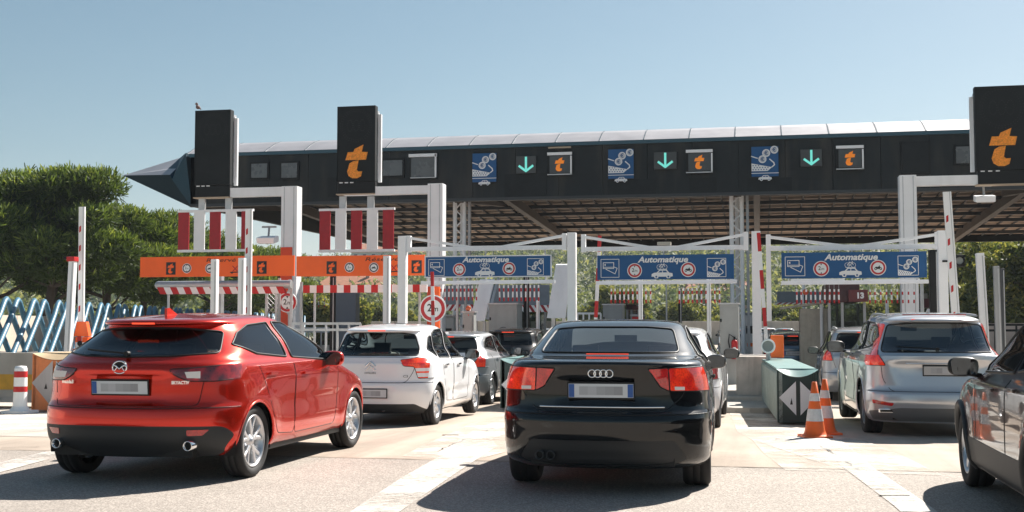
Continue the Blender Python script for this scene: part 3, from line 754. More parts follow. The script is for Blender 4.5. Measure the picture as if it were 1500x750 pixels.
# ---- white supermini
def spec_white():
    L = 3.94; W = .85
    def ex(x, y, z):
        if 1.0 < y < 2.9 and .3 < z < .7 and x > .6: x -= .014*math.exp(-((z-.46)/.06)**2)*sstep(1.0, 1.4, y)*(1-sstep(2.5, 2.9, y))
        if y < .4:
            k = sstep(.33, .27, abs(x))*sstep(.40, .42, z)*(1-sstep(.56, .58, z)); y += .015*k
        return x, y, z
    return dict(L=L, W=W, paint=PAINT_WHITE, keys=hatch_keys(L, W, 1.50, z_shut=.64, ins=.04, zb=1.01, yg=.10, yt=.42, zt=1.415, sp=.10, cow=1.18, nose=.76, Wt=.60, nr=2.5, Lr=.50, tuck=.12),
                rk=.028, rc=1.9, axles=(.70, 3.165), R=.305, arch=.338, rr=.205, tw=.19, rim=('single', 7), deform=arch_deform((.7, 3.165), .305, .012, ex),
                rear_win=rnd([(-.63, 1.02), (.63, 1.02), (.60, 1.12), (.52, 1.32), (.3, 1.345), (-.3, 1.345), (-.52, 1.32), (-.60, 1.12)], .035, 3), rwy=.9, front_win=rnd([(-.6, 1.0), (.6, 1.0), (.5, 1.38), (-.5, 1.38)], .05),
                rglass=glass('mid_glass', (.48, .55, .55), 1.4), sglass=glass('mid_glass', (.48, .55, .55), 1.4),
                side_win=[rnd([(.62, 1.10), (.86, 1.0), (.90, 1.30), (.78, 1.29)], .03, 3), rnd([(.93, .985), (1.50, .97), (1.54, 1.40), (1.2, 1.385), (.97, 1.33)], .03, 3), rnd([(1.58, .965), (2.66, .95), (2.5, 1.06), (2.1, 1.33), (1.9, 1.39), (1.62, 1.405)], .02, 3)],
                doors=[rnd([(1.0, .62), (1.12, .34), (1.53, .32), (1.56, 1.43), (1.1, 1.40), (.91, 1.25)], .05), rnd([(1.55, .32), (2.5, .32), (2.58, .95), (2.1, 1.38), (1.9, 1.43), (1.58, 1.43)], .05)],
                gate=rnd([(-.50, .64), (.50, .64), (.58, .75), (.67, 1.0), (-.67, 1.0), (-.58, .75)], .05), gatey=.85, bump=.64, bumpy=.45,
                extra=[('bumper_insert', [('rear', rnd([(-.62, .34), (.62, .34), (.78, .24), (.70, .18), (-.70, .18), (-.78, .24)], .03))], lambda c: c.y < .4, PLASTIC, 0)],
                lamps=[('tail_light', [('rear', rnd([(.42, .960), (.62, .99), (.95, .99), (.95, .70), (.66, .70), (.61, .865), (.47, .875)], .02, 2)), ('right', rnd([(-.3, .66), (.30, .66), (.40, 1.02), (-.3, 1.02)], .01))], LAMPW)],
                mir=(.82, 2.45, 1.0, PLASTIC, .95), handles=[(1.12, .87), (1.86, .86)], hmat=CHROME, dash=2.55, cab=1.8, seat_top=1.0,
                third=(0, .33, 1.375, .26), thirdE=.05, pipes=[(.18, .10, .27, .035)], rvm=(0, 2.1, 1.27))
# ---- silver SUV
def spec_suv():
    L = 4.62; W = .90
    def ex(x, y, z):
        if 1.2 < y < 3.4 and .4 < z < .9 and x > .6: x -= .02*math.exp(-((z-.62)/.14)**2)*sstep(1.1, 1.5, y)*(1-sstep(3.0, 3.4, y))
        if x > .5: x += .018*math.exp(-((z-.97)/.05)**2)*(1-sstep(2.4, 3.6, y))
        if y < .5:
            k = sstep(.52, .45, abs(x)-(z-.75)*.6)*sstep(.75, .79, z)*(1-sstep(.96, .99, z)); y += .03*k
        return x, y, z
    k = hatch_keys(L, W, 1.64, z_shut=.60, ins=.06, zb=1.08, yg=.13, yt=.40, zt=1.535, sp=.12, cow=1.35, nose=.92, Wt=.63, nr=2.5, Lr=.5, tuck=.14)
    return dict(L=L, W=W, paint=PAINT_SILVER, keys=k, rk=.016, rc=2.1, axles=(.93, 3.70), R=.355, arch=.40, rr=.235, tw=.235, rim=('twin', 5, RIMD), deform=arch_deform((.93, 3.70), .355, .02, ex),
                rear_win=rnd([(-.69, 1.10), (.69, 1.10), (.585, 1.455), (.3, 1.475), (-.3, 1.475), (-.585, 1.455)], .04, 3), rwy=1.0, front_win=rnd([(-.7, 1.1), (.7, 1.1), (.58, 1.5), (-.58, 1.5)], .05),
                rglass=glass('suv_rear_glass', (.30, .32, .31), 2.1), sglass=GLD,
                side_win=[rnd([(.62, 1.30), (.95, 1.17), (1.60, 1.12), (1.66, 1.50), (1.1, 1.48), (.75, 1.42)], .03, 3), rnd([(1.72, 1.115), (3.05, 1.06), (2.85, 1.18), (2.4, 1.42), (2.15, 1.49), (1.78, 1.51)], .02, 3)],
                doors=[rnd([(1.22, .7), (1.4, .42), (1.74, .40), (1.76, 1.54), (1.0, 1.51), (.85, 1.2)], .06), rnd([(1.75, .40), (2.95, .40), (3.02, 1.05), (2.45, 1.44), (2.15, 1.54), (1.78, 1.54)], .06)],
                gate=rnd([(-.60, .60), (.60, .60), (.70, .75), (.73, 1.085), (-.73, 1.085), (-.70, .75)], .06), gatey=.9, bump=.60, bumpy=.5,
                extra=[('bumper_insert', [('rear', rnd([(-.86, .34), (-.50, .395), (.50, .395), (.86, .34), (.80, .22), (-.80, .22)], .03))], lambda c: c.y < .5, mat('skid_plate', (.16, .165, .17), .45, metal=.5), 0),
                       ('rear_reflector', [('rear', rnd([(.58, .455), (.82, .49), (.82, .445), (.60, .415)], .015))], lambda c: c.y < .6, LAMP, .006),
                       ('rear_reflector', [('rear', rnd(mir([(.58, .455), (.82, .49), (.82, .445), (.60, .415)]), .015))], lambda c: c.y < .6, LAMP, .006)],
                lamps=[('tail_light', [('rear', rnd([(.600, 1.47), (.70, 1.47), (.76, 1.18), (.99, 1.05), (.99, .93), (.66, .93), (.735, 1.06), (.705, 1.16)], .02, 2)), ('right', rnd([(-.3, .8), (.34, .8), (.52, 1.0), (.60, 1.1), (.95, 1.25), (.95, 1.6), (-.3, 1.6)], .02))], LAMPB)],
                mir=(.90, 2.86, 1.13, BLACK, 1.1), handles=[(1.25, 1.0), (2.1, .98)], hmat=PAINT_SILVER, dash=3.0, cab=2.1, seat_top=1.10,
                wiper=((-.02, 1.12), (-.50, 1.15)), third=(0, .335, 1.52, .62), thirdE=.1, pipes=[], rvm=(0, 2.55, 1.40))
# ---- generic hatchback for the cars further on
def spec_small(paint, H=1.50, L=4.2, W=.87, lamps=None, q=.5, rglass=None, zb=1.02, **kw):
    ax = (.78, 3.39) if L < 4.4 else (.9, 3.65)
    k = (H-1.5)
    d = dict(L=L, W=W, paint=paint, q=q, keys=hatch_keys(L, W, H, z_shut=.60, ins=.04, zb=zb+k*.5, yg=.13, yt=.46, zt=H-.085, sp=.08, cow=1.22, nose=.78, Wt=.60, nr=2.5, Lr=.5, tuck=.12), rk=.022, rc=2.0,
             axles=ax, R=.315, arch=.35, rr=.21, tw=.2, rim=('single', 7), deform=arch_deform(ax, .315, .012),
             rear_win=rnd([(-.62, zb+.04+k*.5), (.62, zb+.04+k*.5), (.52, H-.15), (-.52, H-.15)], .05, 3), rwy=1.0, front_win=rnd([(-.6, 1.0), (.6, 1.0), (.5, H-.12), (-.5, H-.12)], .05), rglass=rglass or GLD, sglass=GLD,
             side_win=[rnd([(.70, zb+.1), (1.5, zb+.01), (1.55, H-.11), (1.0, H-.15), (.8, H-.22)], .03, 3), rnd([(1.6, zb+.0), (2.75, zb-.03), (2.6, zb+.1), (2.2, H-.2), (2.0, H-.12), (1.64, H-.105)], .02, 3)],
             doors=[rnd([(1.0, .6), (1.2, .34), (1.56, .33), (1.58, H-.07), (1.0, H-.1), (.8, 1.1)], .05), rnd([(1.57, .33), (2.7, .33), (2.78, .98), (2.2, H-.14), (1.95, H-.07), (1.6, H-.07)], .05)],
             gate=rnd([(-.56, .60), (.56, .60), (.64, .8), (.67, 1.03), (-.67, 1.03), (-.64, .8)], .05), gatey=.9, bump=.6, bumpy=.5,
             lamps=lamps or [('tail_light', [('rear', rnd([(.60, 1.0), (.95, .98), (.95, .72), (.52, .70)], .03, 2)), ('right', [(-.3, .6), (.38, .6), (.42, 1.1), (-.3, 1.1)])], LAMP)],
             mir=(.84, 2.6, 1.02, BLACK, 1.0), handles=[(1.15, .9), (1.95, .88)], hmat=paint, dash=2.7, cab=1.9, seat_top=1.0, third=(0, .36, H-.125, .3), thirdE=.3)
    d.update(kw); return d
# ================================================================ world, sun, camera
SUN = Vector((0.58, 1.05, 1.10)).normalized()
w = bpy.data.worlds.new('World'); sc.world = w; w.use_nodes = True; nt = w.node_tree
sky = nt.nodes.new('ShaderNodeTexSky'); sky.sky_type = 'NISHITA'; sky.sun_disc = False
sky.sun_elevation = math.asin(SUN.z); sky.sun_rotation = math.atan2(SUN.x, SUN.y); sky.air_density = 1.0; sky.dust_density = .9; sky.ozone_density = 1.6
hs = nt.nodes.new('ShaderNodeHueSaturation'); hs.inputs['Value'].default_value = .80; hs.inputs['Saturation'].default_value = 1.02; hs.inputs['Hue'].default_value = .478; nt.links.new(sky.outputs[0], hs.inputs['Color'])
nt.links.new(hs.outputs[0], nt.nodes['Background'].inputs[0]); nt.nodes['Background'].inputs[1].default_value = .05
sl = bpy.data.lights.new('sun', 'SUN'); sl.energy = 5.0; sl.angle = R(.5); sl.color = (1, .94, .86)
so = bpy.data.objects.new('sun', sl); C.objects.link(so); so.rotation_euler = (-SUN).to_track_quat('-Z', 'Y').to_euler(); so.location = (30, 40, 60)
sc.view_settings.view_transform = 'Standard'; sc.view_settings.look = 'None'; sc.view_settings.gamma = 1; sc.view_settings.exposure = 1.15
cam = bpy.data.cameras.new('camera'); co = bpy.data.objects.new('camera', cam); C.objects.link(co); sc.camera = co
cam.sensor_width = 36; cam.lens = 36*F/1500; cam.clip_start = .1; cam.clip_end = 6000
co.location = (0, 0, CH); co.rotation_euler = Matrix((rt, upv, -fw)).transposed().to_euler()

# ================================================================ ground
def ground_mat(name, col, fine=220., fs=.35, blot=.10, stain=.0, bump=.5, streak=0.0):
    m = bpy.data.materials.new(name); m.use_nodes = True; nt = m.node_tree; N = nt.nodes; L = nt.links; b = N['Principled BSDF']
    b.inputs['Roughness'].default_value = .85; b.inputs['Specular IOR Level'].default_value = .3
    tc = N.new('ShaderNodeTexCoord')
    def noise(scale, det=4, vec=None, rough=.6):
        n = N.new('ShaderNodeTexNoise'); n.inputs['Scale'].default_value = scale; n.inputs['Detail'].default_value = det; n.inputs['Roughness'].default_value = rough
        L.new(vec or tc.outputs['Object'], n.inputs['Vector']); return n.outputs[0]
    def rng(v, a, b_, c, d):
        r = N.new('ShaderNodeMapRange'); [r.inputs[i+1].__setattr__('default_value', k) for i, k in enumerate((a, b_, c, d))]; L.new(v, r.inputs[0]); return r.outputs[0]
    def mul(a, b_):
        r = N.new('ShaderNodeMath'); r.operation = 'MULTIPLY'; L.new(a, r.inputs[0]); L.new(b_, r.inputs[1]); return r.outputs[0]
    v = mul(rng(noise(fine, 3), .32, .68, 1-fs, 1+fs), rng(noise(.7, 6), .3, .7, 1-blot, 1+blot))
    vo = N.new('ShaderNodeTexVoronoi'); vo.inputs['Scale'].default_value = fine*.45; L.new(tc.outputs['Object'], vo.inputs['Vector'])
    v = mul(v, rng(vo.outputs['Distance'], .0, .6, 1+fs*.4, 1-fs*.5))
    if streak:
        mp = N.new('ShaderNodeMapping'); mp.inputs['Scale'].default_value = (1.6, .10, 1); L.new(tc.outputs['Object'], mp.inputs[0])
        v = mul(v, rng(noise(1.3, 6, mp.outputs[0]), .35, .65, 1-streak, 1+streak*.6))
    mx = N.new('ShaderNodeMix'); mx.data_type = 'RGBA'; mx.blend_type = 'MULTIPLY'; mx.inputs[0].default_value = 1; mx.inputs[6].default_value = (*col, 1); L.new(v, mx.inputs[7])
    out = mx.outputs[2]
    if stain:
        s_ = rng(noise(1.7, 9, rough=.75), .56, .72, 0, stain); m2 = N.new('ShaderNodeMix'); m2.data_type = 'RGBA'; L.new(s_, m2.inputs[0]); L.new(out, m2.inputs[6]); m2.inputs[7].default_value = (.10, .085, .07, 1); out = m2.outputs[2]
    L.new(out, b.inputs['Base Color'])
    bp = N.new('ShaderNodeBump'); bp.inputs['Strength'].default_value = bump; bp.inputs['Distance'].default_value = .006; L.new(noise(fine*.8, 3), bp.inputs['Height']); L.new(bp.outputs[0], b.inputs['Normal'])
    return m
def worn_paint(name, col, cover=.5, scale=9.):
    m = bpy.data.materials.new(name); m.use_nodes = True; nt = m.node_tree; N = nt.nodes; L = nt.links; b = N['Principled BSDF']
    b.inputs['Base Color'].default_value = (*col, 1); b.inputs['Roughness'].default_value = .8
    tc = N.new('ShaderNodeTexCoord'); t = N.new('ShaderNodeBsdfTransparent'); ms = N.new('ShaderNodeMixShader')
    n = N.new('ShaderNodeTexNoise'); n.inputs['Scale'].default_value = scale; n.inputs['Detail'].default_value = 10; n.inputs['Roughness'].default_value = .8; L.new(tc.outputs['Object'], n.inputs['Vector'])
    n2 = N.new('ShaderNodeTexNoise'); n2.inputs['Scale'].default_value = .9; n2.inputs['Detail'].default_value = 4; L.new(tc.outputs['Object'], n2.inputs['Vector'])
    a = N.new('ShaderNodeMath'); a.operation = 'ADD'; L.new(n.outputs[0], a.inputs[0]); L.new(n2.outputs[0], a.inputs[1])
    at = N.new('ShaderNodeAttribute'); at.attribute_name = 'edge'; ad = N.new('ShaderNodeMath'); ad.operation = 'ADD'; L.new(a.outputs[0], ad.inputs[0]); L.new(at.outputs['Fac'], ad.inputs[1])
    r = N.new('ShaderNodeMapRange'); r.inputs[1].default_value = 1.52-cover; r.inputs[2].default_value = 1.88-cover; r.inputs[4].default_value = .88; L.new(ad.outputs[0], r.inputs[0])
    L.new(r.outputs[0], ms.inputs[0]); L.new(t.outputs[0], ms.inputs[1]); L.new(b.outputs[0], ms.inputs[2]); L.new(ms.outputs[0], N['Material Output'].inputs[0]); return m
def sheet(name, poly, lift, m, kind='structure', n=1):
    """flat sheet lying on the ground, cut so that it follows the ground's profile"""
    bm = bmesh.new(); bm.faces.new([bm.verts.new((p[0], p[1], 0)) for p in poly])
    bmesh.ops.triangulate(bm, faces=bm.faces)
    y0 = min(p[1] for p in poly); y1 = max(p[1] for p in poly)
    cuts = [y for y in (13, 25) if y0 < y < y1]
    for y in cuts:
        bmesh.ops.bisect_plane(bm, geom=list(bm.faces)+list(bm.edges)+list(bm.verts), plane_co=(0, y, 0), plane_no=(0, 1, 0), dist=1e-5)
    for v in bm.verts: v.co.z = gz(v.co.y)+lift
    bmesh.ops.recalc_face_normals(bm, faces=bm.faces)
    for f in bm.faces:
        if f.normal.z < 0: f.normal_flip()
    me = bpy.data.meshes.new(name); bm.to_mesh(me); bm.free(); me.materials.append(m)
    o = bpy.data.objects.new(name, me); link(o); o['kind'] = kind; return o
ASPH = ground_mat('near_asphalt', (.40, .355, .315), 70, .50, .10, .10, .8)
SLAB = ground_mat('concrete_slab', (.44, .365, .30), 180, .14, .14, .30, .25, .20)
SIDE = ground_mat('side_concrete', (.48, .435, .38), 130, .18, .12, .25, .3, .12)
FAR = ground_mat('far_ground', (.22, .21, .15), 2, .2, .3)
sheet('ground', [(-2500, -200), (2500, -200), (2500, 4000), (-2500, 4000)], -.012, FAR)
sheet('road', [(-60, -40), (60, -40), (60, 11.85), (-60, 11.85)], .0, ASPH)
sheet('toll_plaza', [(-60, 11.87), (60, 11.87), (60, 120), (-60, 120)], .0, SLAB)
sheet('pavement', [(-60, 13.4), (-8.6, 13.4), (-8.1, 22), (-8.1, 60), (-60, 60)], .004, SIDE)
# irregular joint and cracks
def crack(pts, wd, name='road_joint', seed=1, lift=.006, jag=.02):
    rnd_ = random.Random(seed); P_ = []
    for i in range(len(pts)-1):
        a, b = Vector(pts[i]), Vector(pts[i+1]); n = max(2, int((b-a).length/.12))
        for k in range(n): P_.append(a+(b-a)*k/n+Vector((rnd_.uniform(-jag, jag), rnd_.uniform(-jag, jag))))
    P_.append(Vector(pts[-1])); vs = []; fs = []
    for i, p in enumerate(P_):
        d = (P_[min(i+1, len(P_)-1)]-P_[max(i-1, 0)]).normalized(); q = Vector((-d.y, d.x)); ww = wd*rnd_.uniform(.3, 1.2)
        for s_ in (-1, 1): a = p+q*ww*s_/2; vs.append((a.x, a.y, gz(a.y)+lift))
    fs = [(2*i, 2*i+1, 2*i+3, 2*i+2) for i in range(len(P_)-1)]
    m = MB(); m.add(vs, fs, mat('crack_fill', (.06, .052, .045), .95)); o = m.build(name); o['kind'] = 'structure'; return o
crack([(-30, 11.86), (-4, 11.87), (1.2, 11.84), (30, 11.88)], .022, seed=2, jag=.012)
crack([G(1198, 652).xy, G(1262, 692).xy], .030, 'road_crack', 3)
crack([G(640, 662).xy, G(735, 622).xy], .022, 'road_crack', 5)
crack([G(0, 657).xy, G(58, 655).xy], .02, 'road_crack', 6, .010)
# worn white markings
PW = worn_paint('worn_white', (.74, .72, .68), .67, 14); PP = worn_paint('pale_patch', (.62, .57, .51), .70, 5)
def marking(name, px, m, lift):
    poly = [G(*p).xy for p in px]
    o = sheet(name, poly, lift, m); return o
PL1 = worn_paint('worn_line_near', (.66, .63, .58), .78, 10)
marking('road_marking', [(500, 760), (572, 760), (668, 694), (728, 655), (720, 644), (640, 672), (590, 700)], PL1, .008)
marking('road_marking', [(590, 669), (690, 621), (742, 606), (742, 662), (690, 676)], PP, .005)
marking('road_marking', [(640, 668), (700, 628), (744, 612), (744, 634), (705, 652), (668, 676)], PW, .009)
marking('road_marking', [(1064, 594), (1100, 592), (1150, 622), (1224, 640), (1268, 646), (1380, 697), (1150, 689), (1119, 665), (1102, 645), (1080, 633)], PP, .005)
marking('road_marking', [(1106, 646), (1186, 640), (1232, 646), (1286, 693), (1240, 690), (1180, 672)], PW, .009)
marking('road_marking', [(1228, 680), (1276, 684), (1350, 734), (1392, 765), (1335, 765), (1310, 742)], PL1, .008)
marking('road_marking', [(-40, 688), (62, 664), (140, 648), (140, 655), (62, 676), (-40, 704)], PW, .009)
marking('road_marking', [(-40, 612), (60, 606), (100, 612), (60, 632), (-40, 640)], PW, .010)
TM = worn_paint('oil_and_tyre_marks', (.13, .105, .085), .36, 3.2)
nt_ = TM.node_tree; tcn = [n for n in nt_.nodes if n.type == 'TEX_COORD'][0]
for n in [n for n in nt_.nodes if n.type == 'TEX_NOISE']:
    mp_ = nt_.nodes.new('ShaderNodeMapping'); mp_.inputs['Scale'].default_value = (1.4, .16, 1); nt_.links.new(tcn.outputs['Object'], mp_.inputs[0]); nt_.links.new(mp_.outputs[0], n.inputs['Vector'])
for x in (-9.6, -5.4, -1.3, 2.5):
    for dx, wd in ((-.72, .30), (0, .62), (.72, .30)):
        sheet('road_stain', [(x+dx-wd/2, 2), (x+dx+wd/2, 2), (x+dx*.9+wd/2-.4, 60), (x+dx*.9-wd/2-.4, 60)], .0125+.0005*(dx > 0), TM)
# small strips of tape lying on the road
for x0, x1, y in ((648, 672, 638), (1288, 1332, 727), (1136, 1168, 644)):
    m = MB(); a, b = G(x0, y), G(x1, y); m.bar(a+Vector((0, 0, .008)), b+Vector((0, 0, .008)), .03, .006, BLACK); o = m.build('rubber_strip')
    tag(o, {648: 'short black rubber strip lying beside the pale patch left of the black saloon', 1288: 'thin black strip lying on the road near the dark car at the right', 1136: 'thin dark strip lying left of the traffic cones'}[x0], 'rubber strip')

# ================================================================ raised islands between the lanes
def island(name, x0, x1, y0, y1, h=.16, col=None):
    m = MB(); n = 8; k = (x1-x0)/2; out = []
    for i in range(n+1): t = math.pi+math.pi*i/n; out.append(((x0+x1)/2+k*math.cos(t), y0+k+k*math.sin(t)))
    out += [(x1, y1), (x0, y1)]
    z = gz((y0+y1)/2); z = -.2
    m.prism(out, (0, 0, z-.05), (1, 0, 0), (0, 1, 0), h+.05, CONC); o = m.build(name); o['kind'] = 'structure'; return o
LX = {k: PY(k, 400, 26.4).x for k in (589, 837, 1107, 1387)}
for k, y0, wd in ((589, 24.6, .9), (837, 23.5, 1.0), (1107, 21.0, 1.0), (1387, 24.2, 1.0)):
    island('traffic_island', LX[k]-wd/2+(-.25 if k == 1107 else 0), LX[k]+wd/2, y0, 62)
island('traffic_island', LX[589]-4.6, LX[589]-3.8, 25, 62)
# ================================================================ symbols on the signs (drawn as thin plates on the boards)
UX = Vector((1, 0, 0)); UZ = Vector((0, 0, 1)); NY = Vector((0, -1, 0))      # boards face the camera side (-Y)
def flat(m, poly, o, s, mt, lift=.004, t=.003):      # poly in sign units, o: origin on the board, facing -Y
    vs = [Vector(o)+UX*x*s+UZ*y*s+NY*lift for x, y in poly]; k = len(vs)
    ar = sum(poly[i][0]*poly[(i+1) % k][1]-poly[(i+1) % k][0]*poly[i][1] for i in range(k))
    if ar < 0: vs = vs[::-1]
    m.add(vs, [list(range(k))], mt)
def circ(r, n=28, cx=0, cy=0): return [(cx+r*math.cos(2*math.pi*i/n), cy+r*math.sin(2*math.pi*i/n)) for i in range(n)]
def stroke(m, pts, o, s, w_, mt, lift=.005):
    for i in range(len(pts)-1):
        a, b = Vector(pts[i]), Vector(pts[i+1]); d = b-a
        if d.length < 1e-6: continue
        d.normalize(); q = Vector((-d.y, d.x))*w_/2; d = d*w_*.25
        flat(m, [a-q-d, b-q+d, b+q+d, a+q-d], o, s, mt, lift+i*.00005)
SW = mat('sign_white', (.76, .77, .78), .4); SB = mat('sign_black', (.012, .012, .014), .4); SR = mat('sign_red', (.48, .014, .02), .4)
AMBER = mat('amber_cells', (.80, .27, .02), .5, var=.35, vscale=22); TEAL = mat('arrow_teal', (.16, .62, .55), .5, emit=(.2, .85, .72), estr=.25)
TP1 = [(345, 447), (362, 392), (402, 392), (412, 370), (474, 343), (462, 392), (505, 395), (493, 447)]
TP2 = [(402, 455), (440, 450), (428, 515), (440, 527), (467, 525), (458, 560), (430, 573), (395, 572), (368, 555), (358, 525), (375, 470)]
def tlogo(m, o, h, mt, lift=.006):
    for P_ in (TP1, TP2): flat(m, [((x-425)/230, (458-y)/230) for x, y in P_], o, h, mt, lift)
def round2(m, o, r, mt_ring=None, txt=True, bike=False, o2=0):
    mt_ring = mt_ring or SR
    flat(m, circ(1.12), o, r, SW, .006); flat(m, circ(1.0), o, r, mt_ring, .009); flat(m, circ(.74), o, r, SW, .012)
    if bike:
        for cx in (-.34, .36):
            flat(m, circ(.19, 14, cx, -.16), o, r, SB, .015); flat(m, circ(.09, 10, cx, -.16), o, r, SW, .018)
        flat(m, [(-.42, .02), (-.30, .14), (-.05, .10), (.10, .20), (.22, .22), (.30, .06), (.24, -.10), (.05, -.22), (-.12, -.20), (-.2, -.04)], o, r, SB, .0165)
        stroke(m, [(.20, .20), (.38, -.14)], o, r, .06, SB, .0168); stroke(m, [(.12, .28), (.26, .26)], o, r, .05, SB, .0169)
    elif txt:
        m.text('2', Vector(o)+UX*(-.24*r)-UZ*.20*r+NY*.015, UX, UZ, r*.80, SB, bold=.008*r, t=0); m.text('m', Vector(o)+UX*(.22*r)-UZ*.20*r+NY*.015, UX, UZ, r*.58, SB, t=0)
        flat(m, [(-.14, .70), (.14, .70), (0, .48)], o, r, SB, .015); flat(m, [(-.14, -.70), (.14, -.70), (0, -.48)], o, r, SB, .015)
def carsym(m, o, s, mt=None, win=None, bikes=True):
    mt = mt or SW; win = win or BLUE
    flat(m, [(-1, -.28), (-.98, -.05), (-.78, .06), (-.50, .10), (-.26, .36), (.42, .36), (.66, .08), (.96, .02), (1.0, -.26), (.86, -.3), (-.86, -.3)], o, s, mt, .006)
    flat(m, [(-.36, .10), (-.20, .27), (.0, .27), (.0, .10)], o, s, win, .009); flat(m, [(.07, .10), (.07, .27), (.36, .27), (.50, .10)], o, s, win, .009)
    for cx in (-.55, .58): flat(m, circ(.20, 16, cx, -.30), o, s, mt, .0065); flat(m, circ(.09, 10, cx, -.30), o, s, win, .0085)
    if bikes:
        for cx in (-.28, .26):
            ring = circ(.21, 16, cx, .62); stroke(m, ring+[ring[0]], o, s, .035, mt, .006)
        stroke(m, [(-.28, .62), (-.10, .82), (.15, .82), (.0, .60), (-.28, .62)], o, s, .05, mt, .010); stroke(m, [(.26, .62), (.13, .90), (.22, .92)], o, s, .05, mt, .011); stroke(m, [(-.12, .88), (-.0, .88)], o, s, .06, mt, .012)
        stroke(m, [(-.42, .40), (.46, .40)], o, s, .05, mt, .0062)
def coinsym(m, o, s, fr=True, car=False):
    if fr:
        for a, b in (((-1, -1), (1, -1)), ((1, -1), (1, 1)), ((1, 1), (-1, 1)), ((-1, 1), (-1, -1))): stroke(m, [a, b], o, s, .06, SW, .005)
    for k, (cx, cy, r) in enumerate(((-.18, -.10, .30), (.10, .36, .30), (.70, .60, .30))):
        flat(m, circ(r, 22, cx, cy), o, s, SW, .007+k*.002); flat(m, circ(r*.78, 20, cx, cy), o, s, mat('coin_grey', (.55, .57, .60), .4), .0078+k*.002)
        m.text('\u20ac', Vector(o)+UX*cx*s+UZ*(cy-.14)*s+NY*(.0086+k*.002), UX, UZ, s*.42, BLUE, bold=.01*s, t=0)
    stroke(m, [(-1, .14), (-.55, -.02)], o, s, .08, SW, .0052)
    stroke(m, [(.35, -.1), (.66, -.38), (.70, -.55), (.52, -.70)], o, s, .09, SW, .0053)
    flat(m, [(-1, -.40), (.52, -.72), (.20, -1.0), (-1, -1.0)], o, s, SW, .0058)
    for i in range(7):
        for j in range(3):
            x = -.88+i*.2+(j % 2)*.1; y = -.58-j*.15
            if y < -.48-(x+1)*.18 and y > -.96 and x < .3: flat(m, [(x-.055, y), (x, y-.055), (x+.055, y), (x, y+.055)], o, s, BLUE, .0068)
    if car: stroke(m, [(-1, -1.16), (1, -1.16)], o, s, .05, SW, .0054); carsym(m, Vector(o)-UZ*1.50*s, s*.50, bikes=False)
def cardsym(m, o, s):
    for a, b in (((-1, -1), (1, -1)), ((1, -1), (1, 1)), ((1, 1), (-1, 1)), ((-1, 1), (-1, -1))): stroke(m, [a, b], o, s, .06, SW, .005)
    c1 = [(-.75, .62), (.42, .62), (.42, -.02), (-.75, -.02), (-.75, .62)]; stroke(m, c1, o, s, .07, SW, .008); stroke(m, [(-.75, .12), (.42, .12)], o, s, .06, SW, .0085)
    flat(m, [(-.66, .38), (-.48, .52), (-.48, .24)], o, s, SW, .008)
    stroke(m, [(.42, .16), (.80, .0), (.56, -.62), (-.45, -.10)], o, s, .07, SW, .0065)

# ================================================================ lane signs
def board(name, label, cat, x0, x1, y0, y1, Y, mt, thick=.05, group=None, frame=None):
    a = PY(x0, y1, Y); b = PY(x1, y0, Y); w_ = b.x-a.x; h = b.z-a.z; c = Vector(((a.x+b.x)/2, Y, a.z))
    root = thing(name, label, cat, c, 0, group)
    m = MB(); m.box((0, thick/2, h/2), (w_, thick, h), mt, bev=.006)
    if frame:
        for z in (0.012, h-.012): m.box((0, -.004, z), (w_, .01, .024), frame)
        for x in (-w_/2+.012, w_/2-.012): m.box((x, -.005, h/2), (.024, .009, h-.05), frame)
    m.box((0, thick+.02, h*.3), (w_*.98, .03, .05), GALV); m.box((0, thick+.02, h*.7), (w_*.98, .03, .05), GALV)
    m.build('board', root); return root, w_, h
AUTO = [('leftmost blue "Automatique" lane sign, touching the right orange sign', 622, 808, 373, 407, 0),
        ('blue "Automatique" lane sign right above the black saloon', 875, 1075, 372, 410, 1), ('blue "Automatique" lane sign above the silver SUV at the right', 1145, 1357, 368, 408, 2)]
for lab, x0, x1, y0, y1, i in AUTO:
    root, w_, h = board('lane_sign', lab, 'road sign', x0, x1, y0, y1, 26.15, BLUE, group='blue automatic lane signs', frame=BLUE if i else SW)
    m = MB(); o = Vector((0, -.002, 0)); u = w_/20
    m.text('Automatique', o+UX*(-.3*u)+UZ*(h*.70)+NY*.008, UX, UZ, h*.33, SW, shear=.22, bold=.006, t=0, width=w_*.37); m.build('lettering', root)
    m = MB(); cardsym(m, o+UX*(-w_*.405)+UZ*h*.47, h*.37); m.build('ticket_symbol', root)
    m = MB(); round2(m, o+UX*(-w_*.222)+UZ*h*.37, h*.27); m.build('height_symbol', root)
    m = MB(); carsym(m, o+UX*(-w_*.02)+UZ*h*.24, w_*.078); m.build('car_symbol', root)
    m = MB(); round2(m, o+UX*(w_*.17)+UZ*h*.39, h*.27, bike=True); m.build('motorcycle_symbol', root)
    m = MB(); coinsym(m, o+UX*(w_*.375)+UZ*h*.46, h*.37); m.build('coin_symbol', root)
ORL = [('orange "R\u00e9serv\u00e9" lane sign at the far left with a black t emblem', 205, 431, 374, 406, [(.10, 't'), (.185, 'h'), (.335, 'T'), (.285, 'b'), (.62, 'c'), (.70, 't')]),
       ('orange "R\u00e9serv\u00e9" lane sign above the white hatchback', 434, 622, 373, 405, [(.26, 't'), (.425, 'h'), (.605, 'b'), (.45, 'T'), (.80, 'c'), (.925, 't')])]
